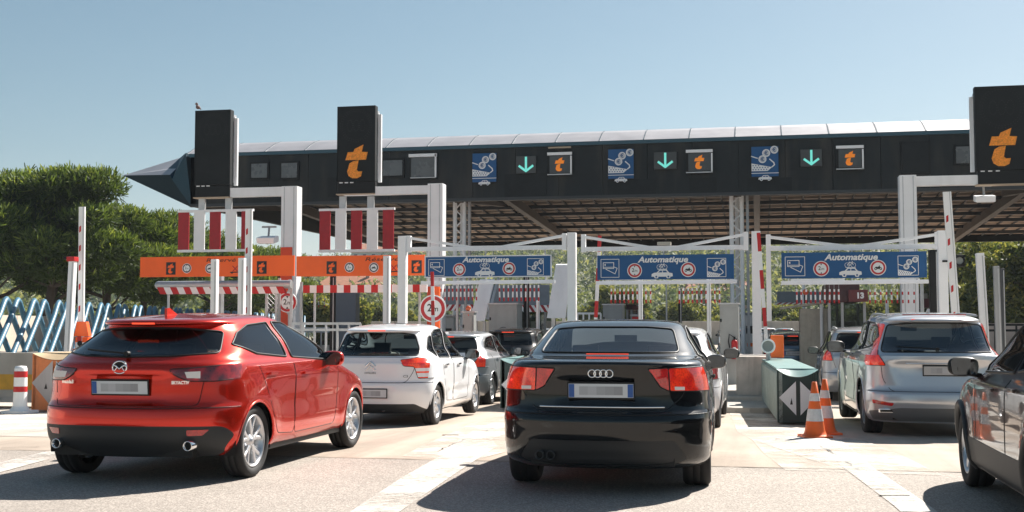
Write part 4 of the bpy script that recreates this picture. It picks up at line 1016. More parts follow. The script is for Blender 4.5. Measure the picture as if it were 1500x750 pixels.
for lab, x0, x1, y0, y1, items in ORL:
    root, w_, h = board('reserved_lane_sign', lab, 'road sign', x0, x1, y0, y1, 27.2, ORANGE, group='orange reserved lane signs')
    first = x0 == 205
    xs = dict(t1=.205 if first else .28, h=.31 if first else .42, T=.44 if first else .555, b=.46 if first else .61, c=.645 if first else .79, t2=.795 if first else .94)
    o = Vector((0, -.002, 0)); X = lambda k: UX*((xs[k]-.5)*w_)
    for k in ('t1', 't2'):
        m = MB(); s_ = h*.31; flat(m, [(-.82, -1), (.82, -1), (.82, 1), (-.82, 1)], o+X(k)+UZ*h*.42, s_, SB, .005); tlogo(m, o+X(k)+UZ*h*.42, h*.50, ORANGE, .008); m.build('emblem', root)
    m = MB(); round2(m, o+X('h')+UZ*h*.42, h*.22, mat('ring_dark', (.06, .012, .02), .4)); m.build('height_symbol', root)
    m = MB(); round2(m, o+X('b')+UZ*h*.40, h*.22, mat('ring_dark', (.06, .012, .02), .4), bike=True); m.build('motorcycle_symbol', root)
    m = MB(); m.text('R\u00e9serv\u00e9', o+UX*((.53 if first else .67)-.5)*w_+UZ*h*.72+NY*.006, UX, UZ, h*.26, mat('faded_letter', (.045, .02, .012), .6), shear=.2, width=w_*(.19 if first else .26), t=0); m.build('lettering', root)
    m = MB(); cc = o+X('c')+UZ*h*.30; s_ = h*.30
    stroke(m, [(-1.4, -.35), (1.4, -.30)], cc, s_, .16, SB, .006); flat(m, circ(.16, 12, -1.1, -.42), cc, s_, SB, .007); flat(m, circ(.55, 18, .55, .55), cc, s_, SB, .0075)
    stroke(m, [(-1.0, -.2), (-.1, .7)], cc, s_, .14, SR, .008); stroke(m, [(-1.0, .7), (-.1, -.2)], cc, s_, .14, SR, .009); m.build('trailer_symbol', root)

# ================================================================ height portals over the automatic lanes
YG = 26.4; ZG = -.05
def xg(px): return PY(px, 400, YG).x
for k, top, lab in ((589, 346, 'white square post carrying the left end of the leftmost height portal'), (837, 341, 'white square post between the first and second blue signs'),
                    (1107, 339, 'white square post right of the second blue sign'), (1380, 338, 'white square post right of the third blue sign')):
    x = xg(k+1); z = PY(k, top, YG).z; m = MB((x, YG, ZG)); m.box((x, YG, (z+ZG)/2), (.19, .19, z-ZG), WHITE, bev=.012); m.box((x, YG, ZG+.02), (.36, .36, .03), GALV)
    for zz in (1.0, 1.7, 2.4): m.box((x+.096, YG-.03, zz), (.004, .02, .3), GALV)
    tag(m.build('portal_post'), lab, 'post', 'white posts of the height portals')
def portal(lab, xl, xr, yb0, yb1, ys, xc0, xc1, leftleg=None):
    zt, zb = PY(xc0, yb0, YG).z, PY(xc0, yb1, YG).z; zs = PY(xc0, ys, YG).z; x0, x1 = xg(xl), xg(xr); c = Vector(((x0+x1)/2, YG, zb))
    root = thing('height_portal', lab, 'height gauge', c, 0, 'white height portals over the lanes'); h = zt-zb
    L_ = lambda x, z: Vector((x-c.x, 0, z-zb))
    m = MB(); m.box(L_((x0+x1)/2, (zt+zb)/2), (x1-x0, .10, h), WHITE, bev=.008); m.box(L_(xg((xc0+xc1)/2), (zt+zb)/2), (xg(xc1)-xg(xc0), .13, h*1.15), WHITE); m.build('crossbeam', root)
    for xa, xb in ((x0, xg(xc0)), (x1, xg(xc1))):
        m = MB(); m.bar(L_(xa, zs-.05), L_(xb, zt-.02), .07, .06, WHITE); m.build('tie_rod', root)
    for xa, leg in ((x0, leftleg), (x1, None)):
        m = MB(); zl = PY(xc0, leg, YG).z if leg else zb-.02; m.box(L_(xa, (zs+zl)/2), (.10, .11, zs-zl), WHITE, bev=.008); m.build('end_post', root)
    zz = PY(xc0, 414, YG).z; m = MB(); m.bar(L_(xg(xl+18), zz), L_(xg(xr-14), zz+.01), .07, .08, WHITE, bev=.01)
    for f_ in (.12, .5, .88):
        x = x0+(x1-x0)*f_; m.bar(L_(x, zb)+Vector((0, -.02, 0)), L_(x, zz)+Vector((0, .03, 0)), .03, .03, GALV)
    m.build('gauge_bar', root)
portal('white height portal holding the leftmost blue sign', 599, 827, 361, 367, 344, 690, 735)
portal('middle white height portal with a small box lamp on its beam', 855, 1093, 361, 367, 342, 951, 994)
portal('white height portal with a long left leg holding the rightmost blue sign', 1126, 1374, 359, 366, 342, 1237, 1262, 470)
m = MB(PY(975, 357, YG)); m.box(PY(973, 357, YG), (.30, .16, .07), mat('lamp_housing', (.45, .42, .36), .5), bev=.01); tag(m.build('beam_light'), 'small beige box lamp standing on the middle portal beam', 'lamp')

# rows of red and white hanging rods
def rods(lab, x0, x1, n, y0, y1, Y, skip=()):
    a = PY(x0, y0, Y); b = PY(x1, y1, Y); hh = a.z-b.z; c = Vector(((a.x+b.x)/2, Y, b.z)); root = thing('hanging_rod_gauge', lab, 'height gauge', c, 0, 'rows of hanging striped rods')
    m = MB(); m.bar(Vector((a.x-c.x-.15, 0, hh+.25)), Vector((b.x-c.x+.15, 0, hh+.25)), .05, .05, WHITE); m.build('support_bar', root)
    for i in range(n):
        x = (a.x-c.x)+(b.x-a.x)*i/(n-1); m = MB(); r = .020; tilt = random.uniform(-.012, .012)
        segs = [(1.0, .82, WHITE2), (.82, .60, RED), (.60, .24, WHITE2), (.24, 0, RED)]
        for s0, s1, mt in segs: m.cyl((x+tilt*s0, 0, hh*s0), (x+tilt*s1, 0, hh*s1), r, mt, 8, cap=False)
        m.cyl((x, 0, hh), (x, 0, hh+.25), .006, GALV, 4); m.build('rod', root)
rods('row of ten striped rods hanging below the left end of the leftmost blue sign', 646, 698, 10, 419, 440, 32)
rods('row of nine striped rods hanging in front of the grey board', 732, 789, 10, 418, 441, 32)
rods('row of striped rods hanging under the left half of the middle blue sign', 895, 953, 10, 423, 444, 32)
rods('row of striped rods hanging under the right half of the middle blue sign', 995, 1054, 10, 422, 444, 32)
rods('row of striped rods hanging left of the booth numbered 13', 1167, 1229, 10, 424, 444, 32)
rods('row of striped rods hanging right of the booth numbered 13', 1274, 1339, 9, 424, 444, 32)
rods('row of small striped rods hanging far behind the left striped rail', 467, 484, 3, 436, 450, 45)

# ================================================================ sign masts and message panels
YM = 33.0
def mast(lab, px0, px1, top, ax0, ax1, ay0, ay1, orange=None):
    a = PY(px0, top, YM); b = PY(px1, top, YM); x = (a.x+b.x)/2; wd = b.x-a.x; z0 = -.05; root = thing('sign_mast', lab, 'mast', (x, YM, z0), 0, 'white masts of the message panels')
    m = MB(); H_ = a.z-z0; zc = 0
    m.box((0, 0, H_/2), (wd, .40, H_), WHITE, bev=.02)
    for s_ in (-1, 1): m.box((s_*wd*.30, -.202, H_/2), (.02, .012, H_*.99), GALV)
    m.box((0, 0, .03), (wd+.3, .7, .06), GALV); m.build('column', root)
    if orange: zo = PY(px0, orange, YM).z-z0; m = MB(); m.box((-wd*.12, -.215, zo/2), (wd*.72, .02, zo), mat('orange_red', (.80, .07, .015), .45, var=.08, vscale=2)); m.build('orange_panel', root)
    p = PY(ax0, (ay0+ay1)/2, YM); q = PY(ax1, (ay0+ay1)/2, YM); hh = PY(ax0, ay0, YM).z-PY(ax0, ay1, YM).z
    m = MB(); m.bar(Vector((p.x-x, 0, p.z-z0)), Vector((q.x-x, 0, p.z-z0)), .24, hh, WHITE, bev=.01); m.build('arm', root)
    return root
mast('white mast left of the reserved lane with an orange lower panel', 416, 439, 274, 300, 418, 277, 290, 363)
mast('white mast behind the first blue sign carrying the panel with the amber t emblem', 629, 651, 270, 505, 631, 275, 287, 420)
mast('white mast at the right behind the third blue sign', 1316, 1341, 258, 1341, 1500, 259, 273, None)
def vms(lab, x0, x1, y0, y1, yb, emblem, grid=True):
    a = PY(x0, y1, YM-.15); b = PY(x1, y0, YM-.15); w_ = b.x-a.x; h = b.z-a.z; c = Vector(((a.x+b.x)/2, YM-.15, a.z)); root = thing('message_panel', lab, 'message sign', c, 0, 'tall black message panels')
    m = MB(); m.box((0, .12, h/2), (w_, .24, h), BLACKP, bev=.02)
    for z in (.03, h-.03): m.box((0, -.003, z), (w_-.04, .012, .03), BLACK)
    for x in (-w_/2+.02, w_/2-.02): m.box((x, -.003, h/2), (.02, .012, h-.05), BLACK)
    m.build('screen', root)
    m = MB(); s_ = 1 if x0 < 1000 else -1
    m.box((s_*(w_/2-.10), .36, h*.50), (.16, .22, h*.90), GALV, bev=.01); m.box((s_*(w_/2+.03), .36, h*.50-.1), (.10, .10, h*.90), WHITE, bev=.01); m.box((0, .36, h*.90), (w_, .1, .08), WHITE); m.box((0, .36, h*.1), (w_, .1, .08), WHITE); m.build('back_frame', root)
    z2 = PY(x0, yb, YM-.15).z-a.z
    m = MB(); m.box((.02, .12, z2/2), (w_-.04, .22, -z2-.03), BLACK, bev=.01)
    m.box((0, .10, z2), (w_, .3, .03), mat('beige_edge', (.42, .33, .24), .6))
    for k in range(3): m.box((-w_*.38+k*w_*.14, -.005, -.02), (.10, .02, .03), SW)
    m.build('lower_box', root)
    # unlit ring of cells, faint
    DIM = mat('unlit_cells', (.045, .045, .046), .5)
    m = MB()
    for rr in (.30, .34):
        n = 40
        for i in range(n): t = 2*math.pi*i/n; flat(m, circ(.008, 6, rr*w_*1.2*math.cos(t), rr*w_*1.2*math.sin(t)), Vector((0, -.001, h*.74)), 1, DIM, .004)
    for dx in (-.16, .0, .16):
        for i in range(16): t = 2*math.pi*i/16; flat(m, circ(.008, 6, dx*w_+.07*w_*math.cos(t), .14*w_*math.sin(t)), Vector((0, -.001, h*.74)), 1, DIM, .004)
    m.build('speed_cells', root)
    if emblem: m = MB(); tlogo(m, Vector((emblem[0]*w_, -.004, emblem[1]*h)), emblem[2]*h, AMBER, .008); m.build('emblem', root)
    return root, a, b
vms('tall blank black message panel at the left, without an emblem', 284, 338, 160, 272, 290, None)
vms('tall black message panel with an amber t emblem, second from the left', 493, 550, 154, 267, 285, (.02, .265, .44))
vms('large black message panel with an amber t emblem cut by the right edge', 1430, 1506, 124, 250, 271, (.01, .27, .45))
m = MB(PY(290, 160, 32.9)); p = PY(290, 157, 32.9); m.ball(p, .10, mat('feather', (.16, .10, .09), .8), 12, 8, (.6, 1.0, .6)); m.ball(p+Vector((0, -.09, .08)), .045, MATS['feather'], 10, 6); m.cyl(p+Vector((0, -.13, .08)), p+Vector((0, -.17, .075)), .012, SB, 6, .002); m.cyl(p+Vector((0, .06, 0)), p+Vector((0, .2, -.03)), .03, MATS['feather'], 6, .015); tag(m.build('bird'), 'small brown bird perched on the top left corner of the blank message panel', 'bird')
def chevrons(lab, x0, x1, y0, y1, poles):
    a = PY(x0, y1, YM-.1); b = PY(x1, y0, YM-.1); w_ = b.x-a.x; h = b.z-a.z; c = Vector(((a.x+b.x)/2, YM-.1, a.z)); root = thing('warning_board', lab, 'warning board', c, 0, 'red and white striped boards below the panels')
    bw = w_*.145
    for i in range(5):
        x = -w_/2+bw/2+(w_-bw)*i/4; m = MB(); m.box((x, 0, h/2), (bw, .04, h), (DRED if i % 2 == 0 else WHITE2)); m.build('stripe', root)
    m = MB(); m.box((0, .02, h+.03), (w_*1.02, .10, .07), WHITE); m.box((0, .02, -.04), (w_*1.02, .10, .07), WHITE); m.build('rail', root)
    for px in poles: m = MB(); x = PY(px, y0, YM).x-c.x; z1 = PY(px, 288, YM).z-a.z; m.box((x, .06, (h+z1)/2), (.20, .08, z1-h), GALV); m.build('hanger', root)
chevrons('red and white striped board under the blank message panel', 261, 370, 309, 366, [297, 336])
chevrons('red and white striped board under the message panel with the t emblem', 468, 577, 307, 366, [503, 544])
def lamp(lab, px, py, Y, tilt, up=.35):
    p = PY(px, py, Y); m = MB(p); rot = Matrix.Rotation(R(tilt), 3, 'X'); m.box(p, (.50, .36, .16), WHITE, rot, bev=.03); m.box(p+rot @ Vector((0, 0, -.085)), (.42, .28, .02), mat('lamp_glass', (.5, .5, .5), .2), rot); m.cyl(p+Vector((0, .05, .06)), p+Vector((.0, .1, up)), .03, GREY, 8); m.bar(p+Vector((-.2, .1, up)), p+Vector((.2, .1, up)), .05, .05, GREY)
    tag(m.build('floodlight'), lab, 'floodlight', 'floodlights')
lamp('white floodlight hanging under the large message panel at the right', 1442, 291, 33, 10)
lamp('pale floodlight on a thin arm left of the white mast over the orange sign', 392, 351, 30, 12)

# ================================================================ toll plaza canopy
YC = 37.7; YE = 60.0
xL = PY(280, 230, YC).x; xR = 30.0; zB = 5.45; zT = 7.20
root = thing('toll_canopy', 'long dark toll plaza canopy with metal roof edge spanning all lanes', 'building', ((xL+xR)/2, (YC+YE)/2, -.05)); off = Vector(root.location)
def lb(*a): return Vector(a)-off
FASC = mat('fascia_dark', (.013, .018, .021), .55, spec=.3, var=.3, vscale=.7, dirt=.22)
STREAK = mat('fascia_stain', (.008, .011, .013), .5, spec=.3, var=.4, vscale=3)
m = MB(); n = 0; x = xL
while x < xR:
    x2 = min(x+1.42, xR); m.box(lb((x+x2)/2, YC+.06, (zB+zT)/2), (x2-x-.012, .12, zT-zB), FASC); x = x2
m.box(lb((xL+xR)/2, YC+.14, (zB+zT)/2), (xR-xL, .06, zT-zB-.02), BLACK)
m.box(lb((xL+xR)/2, YC+.02, zB+.03), (xR-xL, .16, .10), mat('fascia_lip', (.028, .035, .04), .5)); m.box(lb((xL+xR)/2, YC-.02, zT+.0), (xR-xL+.1, .14, .11), mat('blue_trim', (.03, .085, .12), .4))
m.box(lb((xL+xR)/2, YE, 5.75), (xR-xL, .3, .75), BLACKP); m.box(lb(xL+.1, (YC+YE)/2, 6.3), (.2, YE-YC, 1.7), BLACKP)
m.build('fascia', root)
m = MB(); x = xL-.1
RE = mat('roof_edge', (.40, .39, .41), .45, metal=.25, var=.10, vscale=1.2, dirt=.08)
prof = [(YC-.10, zT+.06), (YC+.35, zT+.27), (YC+.80, zT+.46), (YC+1.3, zT+.60)]
while x < xR:
    x2 = min(x+1.42, xR)
    for i in range(3):
        (y0, z0), (y1, z1) = prof[i], prof[i+1]; m.add([lb(x+.015, y0, z0), lb(x2-.015, y0, z0), lb(x2-.015, y1, z1), lb(x+.015, y1, z1)], [(0, 1, 2, 3)], RE, True)
    for i in range(3):
        (y0, z0), (y1, z1) = prof[i], prof[i+1]; m.bar(lb(x, y0, z0), lb(x, y1, z1), .035, .02, mat('seam', (.05, .08, .10), .4))
    x = x2
m.add([lb(xL, YC+1.3, zT+.60), lb(xR, YC+1.3, zT+.60), lb(xR, YE, zT+.60), lb(xL, YE, zT+.60)], [(0, 1, 2, 3)], RE); m.add([lb(xL, YE+.01, zT+.6), lb(xR, YE+.01, zT+.6), lb(xR, YE+.01, 5.4), lb(xL, YE+.01, 5.4)], [(0, 1, 2, 3)], BLACKP)
m.build('roof', root)
SOFF = mat('soffit_brown', (.36, .27, .205), .7, var=.4, vscale=.8); PURL = mat('purlin', (.05, .052, .055), .6)
m = MB(); zS = 6.25
zq = lambda y: 6.75-.048*(y-YC)
m.bar(lb((xL+xR)/2, YC+.2, zq(YC)+.06), lb((xL+xR)/2, YE-.2, zq(YE)+.06), xR-xL-.1, .05, SOFF)
x = xL+.3
while x < xR: m.bar(lb(x, YC+.2, zq(YC)), lb(x, YE-.2, zq(YE)), .06, .06, PURL); x += .62
m.build('soffit', root)
for y in np.arange(YC+1.4, YE-.6, 2.1):
    m = MB(); m.box(lb((xL+xR)/2, y, zq(y)-.09), (xR-xL-.2, .16, .14), PURL); m.build('purlin', root)
COLX = [PY(675, 330, 38.6).x, PY(1081, 330, 38.6).x]; dxc = COLX[1]-COLX[0]; cols_ = [COLX[0]-dxc*.98, COLX[0], COLX[1], COLX[1]+dxc, COLX[1]+2*dxc]
for x in cols_:
    m = MB(); m.bar(lb(x+.6, YC+.4, 6.35), lb(x+.6, YE-.3, 5.50), .24, .34, mat('girder', (.06, .045, .035), .6)); m.bar(lb(x, YC+.5, 5.6), lb(x+.1, YC+7, 6.1), .22, .3, MATS['girder']); m.build('girder', root)
for x in cols_[1:]:
    m = MB()
    for dx, dy in ((-.20, 0), (.12, 0), (-.04, .35)): m.cyl(lb(x+dx, 38.6+dy, -.05), lb(x+dx, 38.6+dy, 6.0), .07, WHITE, 10)
    for k in range(9): z = .3+k*.62; m.cyl(lb(x-.20, 38.6, z), lb(x+.12, 38.6, z+.31), .025, WHITE, 6); m.cyl(lb(x+.12, 38.6, z+.31), lb(x-.20, 38.6, z+.62), .025, WHITE, 6)
    m.box(lb(x+.30, 38.6, 3.0), (.09, .12, 5.9), GREY); m.build('column', root)
# pointed end of the roof
T_ = PY(180, 257, 41); A_ = PY(249, 256, 38.6); A2 = PY(258, 247, 39.0); A3 = PY(252, 263, 38.5); B_ = PY(264, 231, 40.5); Cb = PY(281, 304, 38.0); D_ = PY(272, 224, 38.0); B2 = PY(246, 247, 39.6)
NAVY = mat('prow_blue', (.012, .045, .070), .5, spec=.15, var=.12, vscale=.8); NAVD = mat('prow_dark', (.006, .020, .030), .6, spec=.08, var=.1, vscale=1)
m = MB(); V_ = [lb(*p) for p in (T_, A_, A2, A3, B_, Cb, D_, B2)]; bk = lb(Cb.x+.4, 44, 6.4); bt = lb(D_.x+.4, 42, 7.6)
m.add(V_, [(0, 1, 2, 7, 4)], mat('prow_top', (.34, .34, .37), .5, metal=.2, var=.08, vscale=1)); m.add(V_, [(0, 5, 1)], NAVD); m.add(V_, [(1, 5, 3), (3, 5, 6), (3, 6, 4), (1, 3, 2)], NAVY); m.add(V_, [(2, 4, 7), (3, 4, 2)], NAVY)
m.add(V_+[bk, bt], [(0, 4, 9), (0, 9, 8), (0, 8, 5), (4, 6, 9), (5, 8, 9, 6)], NAVY); m.build('prow', root)
# windows and blank boxes in the fascia
WG = mat('fascia_window', (.11, .12, .125), .25, var=.15, vscale=2)
for x0, x1, y0, y1, fr in ((368, 392, 239, 261, 0), (412, 436, 238, 261, 0), (561, 590, 234, 258, 0), (602, 638, 226, 261, 1), (1322, 1360, 209, 254, 2), (1400, 1420, 214, 240, 0)):
    a = PY(x0, y1, YC-.05); b = PY(x1, y0, YC-.05); m = MB(); cx = (a.x+b.x)/2; cz = (a.z+b.z)/2
    m.box(lb(cx, YC-.02, cz), (b.x-a.x+.10, .07, b.z-a.z+.10), BLACK); m.box(lb(cx, YC-.06, cz), (b.x-a.x-.02, .03, b.z-a.z-.02), WG if fr < 2 else STREAK)
    if fr == 1:
        m.box(lb(cx, YC-.10, b.z-.03), (b.x-a.x+.12, .08, .10), WHITE); m.box(lb(b.x+.02, YC-.10, cz), (.05, .08, b.z-a.z), WHITE); m.box(lb(cx, YC-.10, a.z), (b.x-a.x, .06, .03), GALV)
    m.build('window', root)
for x0, x1, y0, y1 in ((739, 800, 256, 292), (890, 962, 264, 290), (1095, 1160, 262, 288), (480, 493, 262, 292), (1010, 1050, 262, 286)):
    a = PY(x0, y1, YC); b = PY(x1, y0, YC); m = MB(); m.box(lb((a.x+b.x)/2, YC-.006, (a.z+b.z)/2+.05), (b.x-a.x, .02, b.z-a.z), STREAK); m.build('panel', root)

for i, (x0, x1, y0, y1) in enumerate(((692, 727, 224, 267), (891, 928, 218, 262), (1101, 1140, 214, 259))):
    rt_, w_, h = board('coin_basket_sign', ['blue coin basket sign on the canopy fascia, left one of the three', 'blue coin basket sign on the canopy fascia, middle one of the three', 'blue coin basket sign on the canopy fascia, right one of the three'][i], 'road sign', x0, x1, y0, y1, YC-.10, BLUE, .05, 'coin signs on the canopy')
    m = MB(); coinsym(m, Vector((0, -.002, h*.62)), w_*.5, fr=False, car=True); m.build('coin_symbol', rt_)
for i, (x0, x1, y0, y1) in enumerate(((756, 785, 228, 254), (958, 991, 222, 248), (1173, 1204, 218, 244))):
    rt_, w_, h = board('lane_arrow', ['teal down arrow signal above the leftmost blue sign', 'teal down arrow signal above the middle blue sign', 'teal down arrow signal above the rightmost blue sign'][i], 'lane signal', x0, x1, y0, y1, YC-.12, mat('arrow_box', (.055, .058, .06), .4), .08, 'lane arrows on the canopy')
    m = MB(); o = Vector((0, -.002, h*.5)); stroke(m, [(0, .42), (0, -.30)], o, h, .13, TEAL, .006); stroke(m, [(-.40, -.08), (0, -.38)], o, h, .13, TEAL, .007); stroke(m, [(0, -.38), (.40, -.08)], o, h, .13, TEAL, .008); m.build('arrow', rt_)
for i, (x0, x1, y0, y1) in enumerate(((802, 838, 222, 257), (1005, 1044, 218, 254), (1225, 1265, 212, 249))):
    rt_, w_, h = board('emblem_panel', ['white framed orange t panel, leftmost of the three on the canopy', 'white framed orange t panel, middle of the three on the canopy', 'white framed orange t panel, rightmost of the three on the canopy'][i], 'message sign', x0, x1, y0, y1, YC-.16, BLACK, .12, 'emblem panels on the canopy')
    m = MB(); m.box((0, -.02, h*.46), (w_*.82, .03, h*.74), mat('grey_screen', (.06, .068, .072), .35, var=.2, vscale=3)); m.box((0, -.03, h-.06), (w_, .05, .09), WHITE); m.box((w_/2-.03, -.03, h/2-.06), (.05, .05, h-.15), WHITE); m.box((0, -.03, .02), (w_, .05, .035), GALV); m.build('frame', rt_)
    m = MB(); tlogo(m, Vector((0, -.036, h*.46)), h*.60, mat('orange_cells', (.85, .22, .01), .5, emit=(1, .3, .02), estr=.12), .003); m.build('emblem', rt_)
    if i == 0: m = MB(); m.box((0, -.02, h+.14), (w_*.92, .06, .05), mat('beige_edge', (.42, .33, .24), .6)); m.build('top_strip', rt_)
# ================================================================ posts, barrier arms, cabinets, booths
def gnd(Y): return gz(Y)
def post(lab, px, top, Y, w_=.14, mt=None, z0=None, cap=None, lean=0.0, name='square_post', group='white square posts', stripes=None):
    a = PY(px, top, Y); z0 = gnd(Y) if z0 is None else z0; b = Vector((a.x-lean, Y, z0)); m = MB(b); mt = mt or WHITE
    if stripes:
        n = len(stripes); d = (a-b)
        prev = 0.0
        for t, mm in stripes: m.bar(b+d*prev, b+d*t, w_, w_*.6, mm, (0, 1, 0)); prev = t
    else:
        m.bar(b, a, w_, w_, mt, (0, 1, 0), bev=.01); m.bar(b+Vector((w_*.25, -w_*.5-.004, .05)), a+Vector((w_*.25, -w_*.5-.004, -.05)), .02, .006, GALV, (0, 1, 0)); m.box(b+Vector((0, 0, .02)), (w_*2, w_*2, .04), GALV)
    if cap: m.box(a+Vector((-.01, 0, .02)), (w_+.05, w_+.05, .10), RED, bev=.01); m.box(a+Vector((-.12, 0, .05)), (.16, .14, .06), BLACK, bev=.02)
    return tag(m.build(name), lab, 'post', group)
post('leaning white square post with a red cap left of the red hatchback', 107, 381, 23.6, .135, cap=True, lean=.10)
post('white square post standing in front of the first orange sign, left of its striped arm', 315, 380, 24.4, .135)
post('white square post close to the striped arm in front of the first orange sign', 355, 378, 24.4, .135)
post('white square post in front of the orange sign above the white hatchback', 567, 375, 24.6, .135)
post('white square post right of the silver SUV, beside the trees', 1435, 371, 23.5, .14, lean=-.10)
post('slim grey post between the last white post and the dark car', 1459, 390, 27, .12, GREY, lean=-.03, group='dark posts')
post('dark post just right of the slim grey post', 1468, 393, 30, .09, DGREY, group='dark posts')
post('black post in front of the grey board with the striped fringe', 771, 388, 34, .15, BLACK, group='dark posts')
post('black post beneath the second orange sign', 488, 404, 30, .13, BLACK, group='dark posts')
post('thick black post below the right end of the third blue sign', 1367, 366, 28, .20, BLACK, group='dark posts')
post('black post beneath the right end of the middle blue sign', 996, 423, 36, .10, BLACK, group='dark posts')
post('pale post rising left of the white mast at the far left', 322, 405, 30, .18, GALV, group='thin grey posts')
post('thin pole beneath the middle blue sign', 976, 408, 40, .05, GALV, group='thin grey posts'); post('thin pole beneath the left half of the middle blue sign', 938, 405, 31, .10, WHITE, group='thin grey posts'); post('thin pole beneath the right half of the middle blue sign', 1038, 405, 31, .10, WHITE, group='thin grey posts')
post('thin pale pole left of the grey cabinet behind the silver hatchback', 670, 412, 33, .07, GALV, group='thin grey posts'); post('second thin pale pole beneath the leftmost blue sign', 682, 412, 35, .07, GREY, group='thin grey posts')
post('thin pole under the left part of the third blue sign', 1177, 412, 36, .08, WHITE, group='thin grey posts'); post('thin pale pole just left of booth 13', 1203, 440, 34, .08, WHITE, group='thin grey posts'); post('white pole below the right half of the third blue sign', 1299, 440, 36, .09, WHITE, group='thin grey posts')
post('pale pole beneath the right end of the third blue sign', 1350, 414, 30, .08, GALV, group='thin grey posts'); post('white pole right of the slanted white panel', 788, 440, 33, .09, WHITE, group='thin grey posts')

def arm(lab, px, top, pxb, Y, w_=.15, hgt=3.15, marks=True, box=None, thin=False):
    a = PY(px, top, Y); p0 = PY(pxb, 450, Y); d = Vector((a.x-p0.x, 0, a.z-p0.z)).normalized(); b = a-d*hgt; gb = gnd(Y)+.1
    root = thing('barrier_arm', lab, 'barrier', (b.x, Y, gb), 0, 'raised barrier arms'); o = Vector(root.location); m = MB()
    if thin:
        n = 7
        for i in range(n): m.bar(b-o+d*hgt*i/n, b-o+d*hgt*(i+1)/n, w_, .03, RED if i % 2 == 0 else WHITE2, (0, 1, 0))
    else:
        m.bar(b-o, a-o, w_, .05, WHITE2, (0, 1, 0), bev=.01); m.bar(b-o+Vector((w_*.28, -.028, 0)), a-o+Vector((w_*.28, -.028, 0)), .012, .006, GALV, (0, 1, 0))
        for i, t in enumerate((.12, .26, .42, .56, .70, .84)):
            c = b-o+d*(hgt*t)+Vector((-w_*.2, -.030, 0)); m.prism([(-.022, -.09), (.022, -.06), (.022, .07), (-.022, .04)], c, (1, 0, 0), (0, 0, 1), -.001, RED)
        m.bar(b-o+d*0+Vector((-.02, -.03, 0)), b-o+d*.45+Vector((-.02, -.03, 0)), w_*.62, .02, RED, (0, 1, 0))
    m.build('arm', root); m = MB(); bc = b-o
    if box == 'orange':
        m.box(bc+Vector((.02, .12, -.05)), (.30, .30, .42), ORANGE, bev=.02); m.prism([(-.16, .1), (.20, .1), (.12, .42), (-.10, .42)], bc+Vector((.03, .05, .08)), (1, 0, 0), (0, 0, 1), .12, ORANGE); m.box(bc+Vector((.03, -.035, -.02)), (.27, .02, .13), WHITE2); m.box(bc+Vector((.03, .12, -.16)), (.60, .32, .12), mat('orange_red', (.80, .07, .015), .45)); m.box((bc.x+.03, .12, (bc.z-.2)/2), (.32, .32, max(.1, bc.z-.2)), DGREY, bev=.02)
    else: m.box((bc.x+.02, .16, bc.z/2+.05), (.32, .30, bc.z+.2), WHITE if box is None else box, bev=.03)
    m.cyl(bc+Vector((0, -.05, .02)), bc+Vector((0, .1, .02)), .06, BLACK, 12); m.build('drive_box', root); return root
arm('raised white barrier arm with an orange drive box, far left beside the pines', 120.5, 303, 119, 24, .145, 3.05, box='orange')
arm('raised white barrier arm crossing the first orange sign', 365, 307, 363, 24.6, .16, 3.0)
arm('tall raised white barrier arm beside the small signal at the right', 1387, 281, 1399, 25.2, .16, 3.35)
arm('slim red and white raised arm at the left edge of the middle blue sign', 878.5, 345, 873.5, 31, .09, 3.0, thin=True)
arm('slim red and white raised arm leaning right of the second blue sign', 1111, 341, 1119, 25.5, .075, 2.75, thin=True, box=GREY)
arm('slim raised arm in front of the second round 2 m sign', 633, 398, 634, 25.0, .07, 2.2, thin=True)

# round height limit signs
def roundsign(lab, px, py, r_px, Y, tsize=1):
    p = PY(px, py, Y); r = (PY(px+r_px, py, Y)-p).length/1.12; root = thing('round_sign', lab, 'road sign', p, 0, 'round 2 m signs'); m = MB(); m.cyl((0, .03, 0), (0, .002, 0), r*1.12, GALV, 32); m.box((0, .05, -.0), (.05, .03, r*2.6), GALV)
    m.build('backing', root); m = MB(); o = Vector((0, 0, 0)); flat(m, circ(1.12, 40), o, r, SW, .004); flat(m, circ(1.02, 40), o, r, SR, .006); flat(m, circ(.74, 36), o, r, SW, .008)
    m.text('2', Vector((-.26*r, -.010, -.22*r)), UX, UZ, r*.85, SB, bold=.012*r, t=0); m.text('m', Vector((.24*r, -.010, -.22*r)), UX, UZ, r*.62, SB, bold=.008*r, t=0)
    flat(m, [(-.16, .70), (.16, .70), (0, .46)], o, r, SB, .010); flat(m, [(-.16, -.70), (.16, -.70), (0, -.46)], o, r, SB, .010); m.build('face', root)
roundsign('round red ringed 2 m sign inside the mesh cage', 421, 443, 14, 29.5)
roundsign('round red ringed 2 m sign behind a slim striped arm above the silver hatchback', 634, 452, 19.5, 27.5)
# support column of the second round sign
p = PY(640, 420, 27.8); m = MB((p.x, 27.8, -.2)); m.box((p.x, 27.8, (p.z-.2)/2), (.14, .1, p.z+.2), ORANGE); tag(m.build('sign_column'), 'orange column standing behind the right round 2 m sign', 'post')

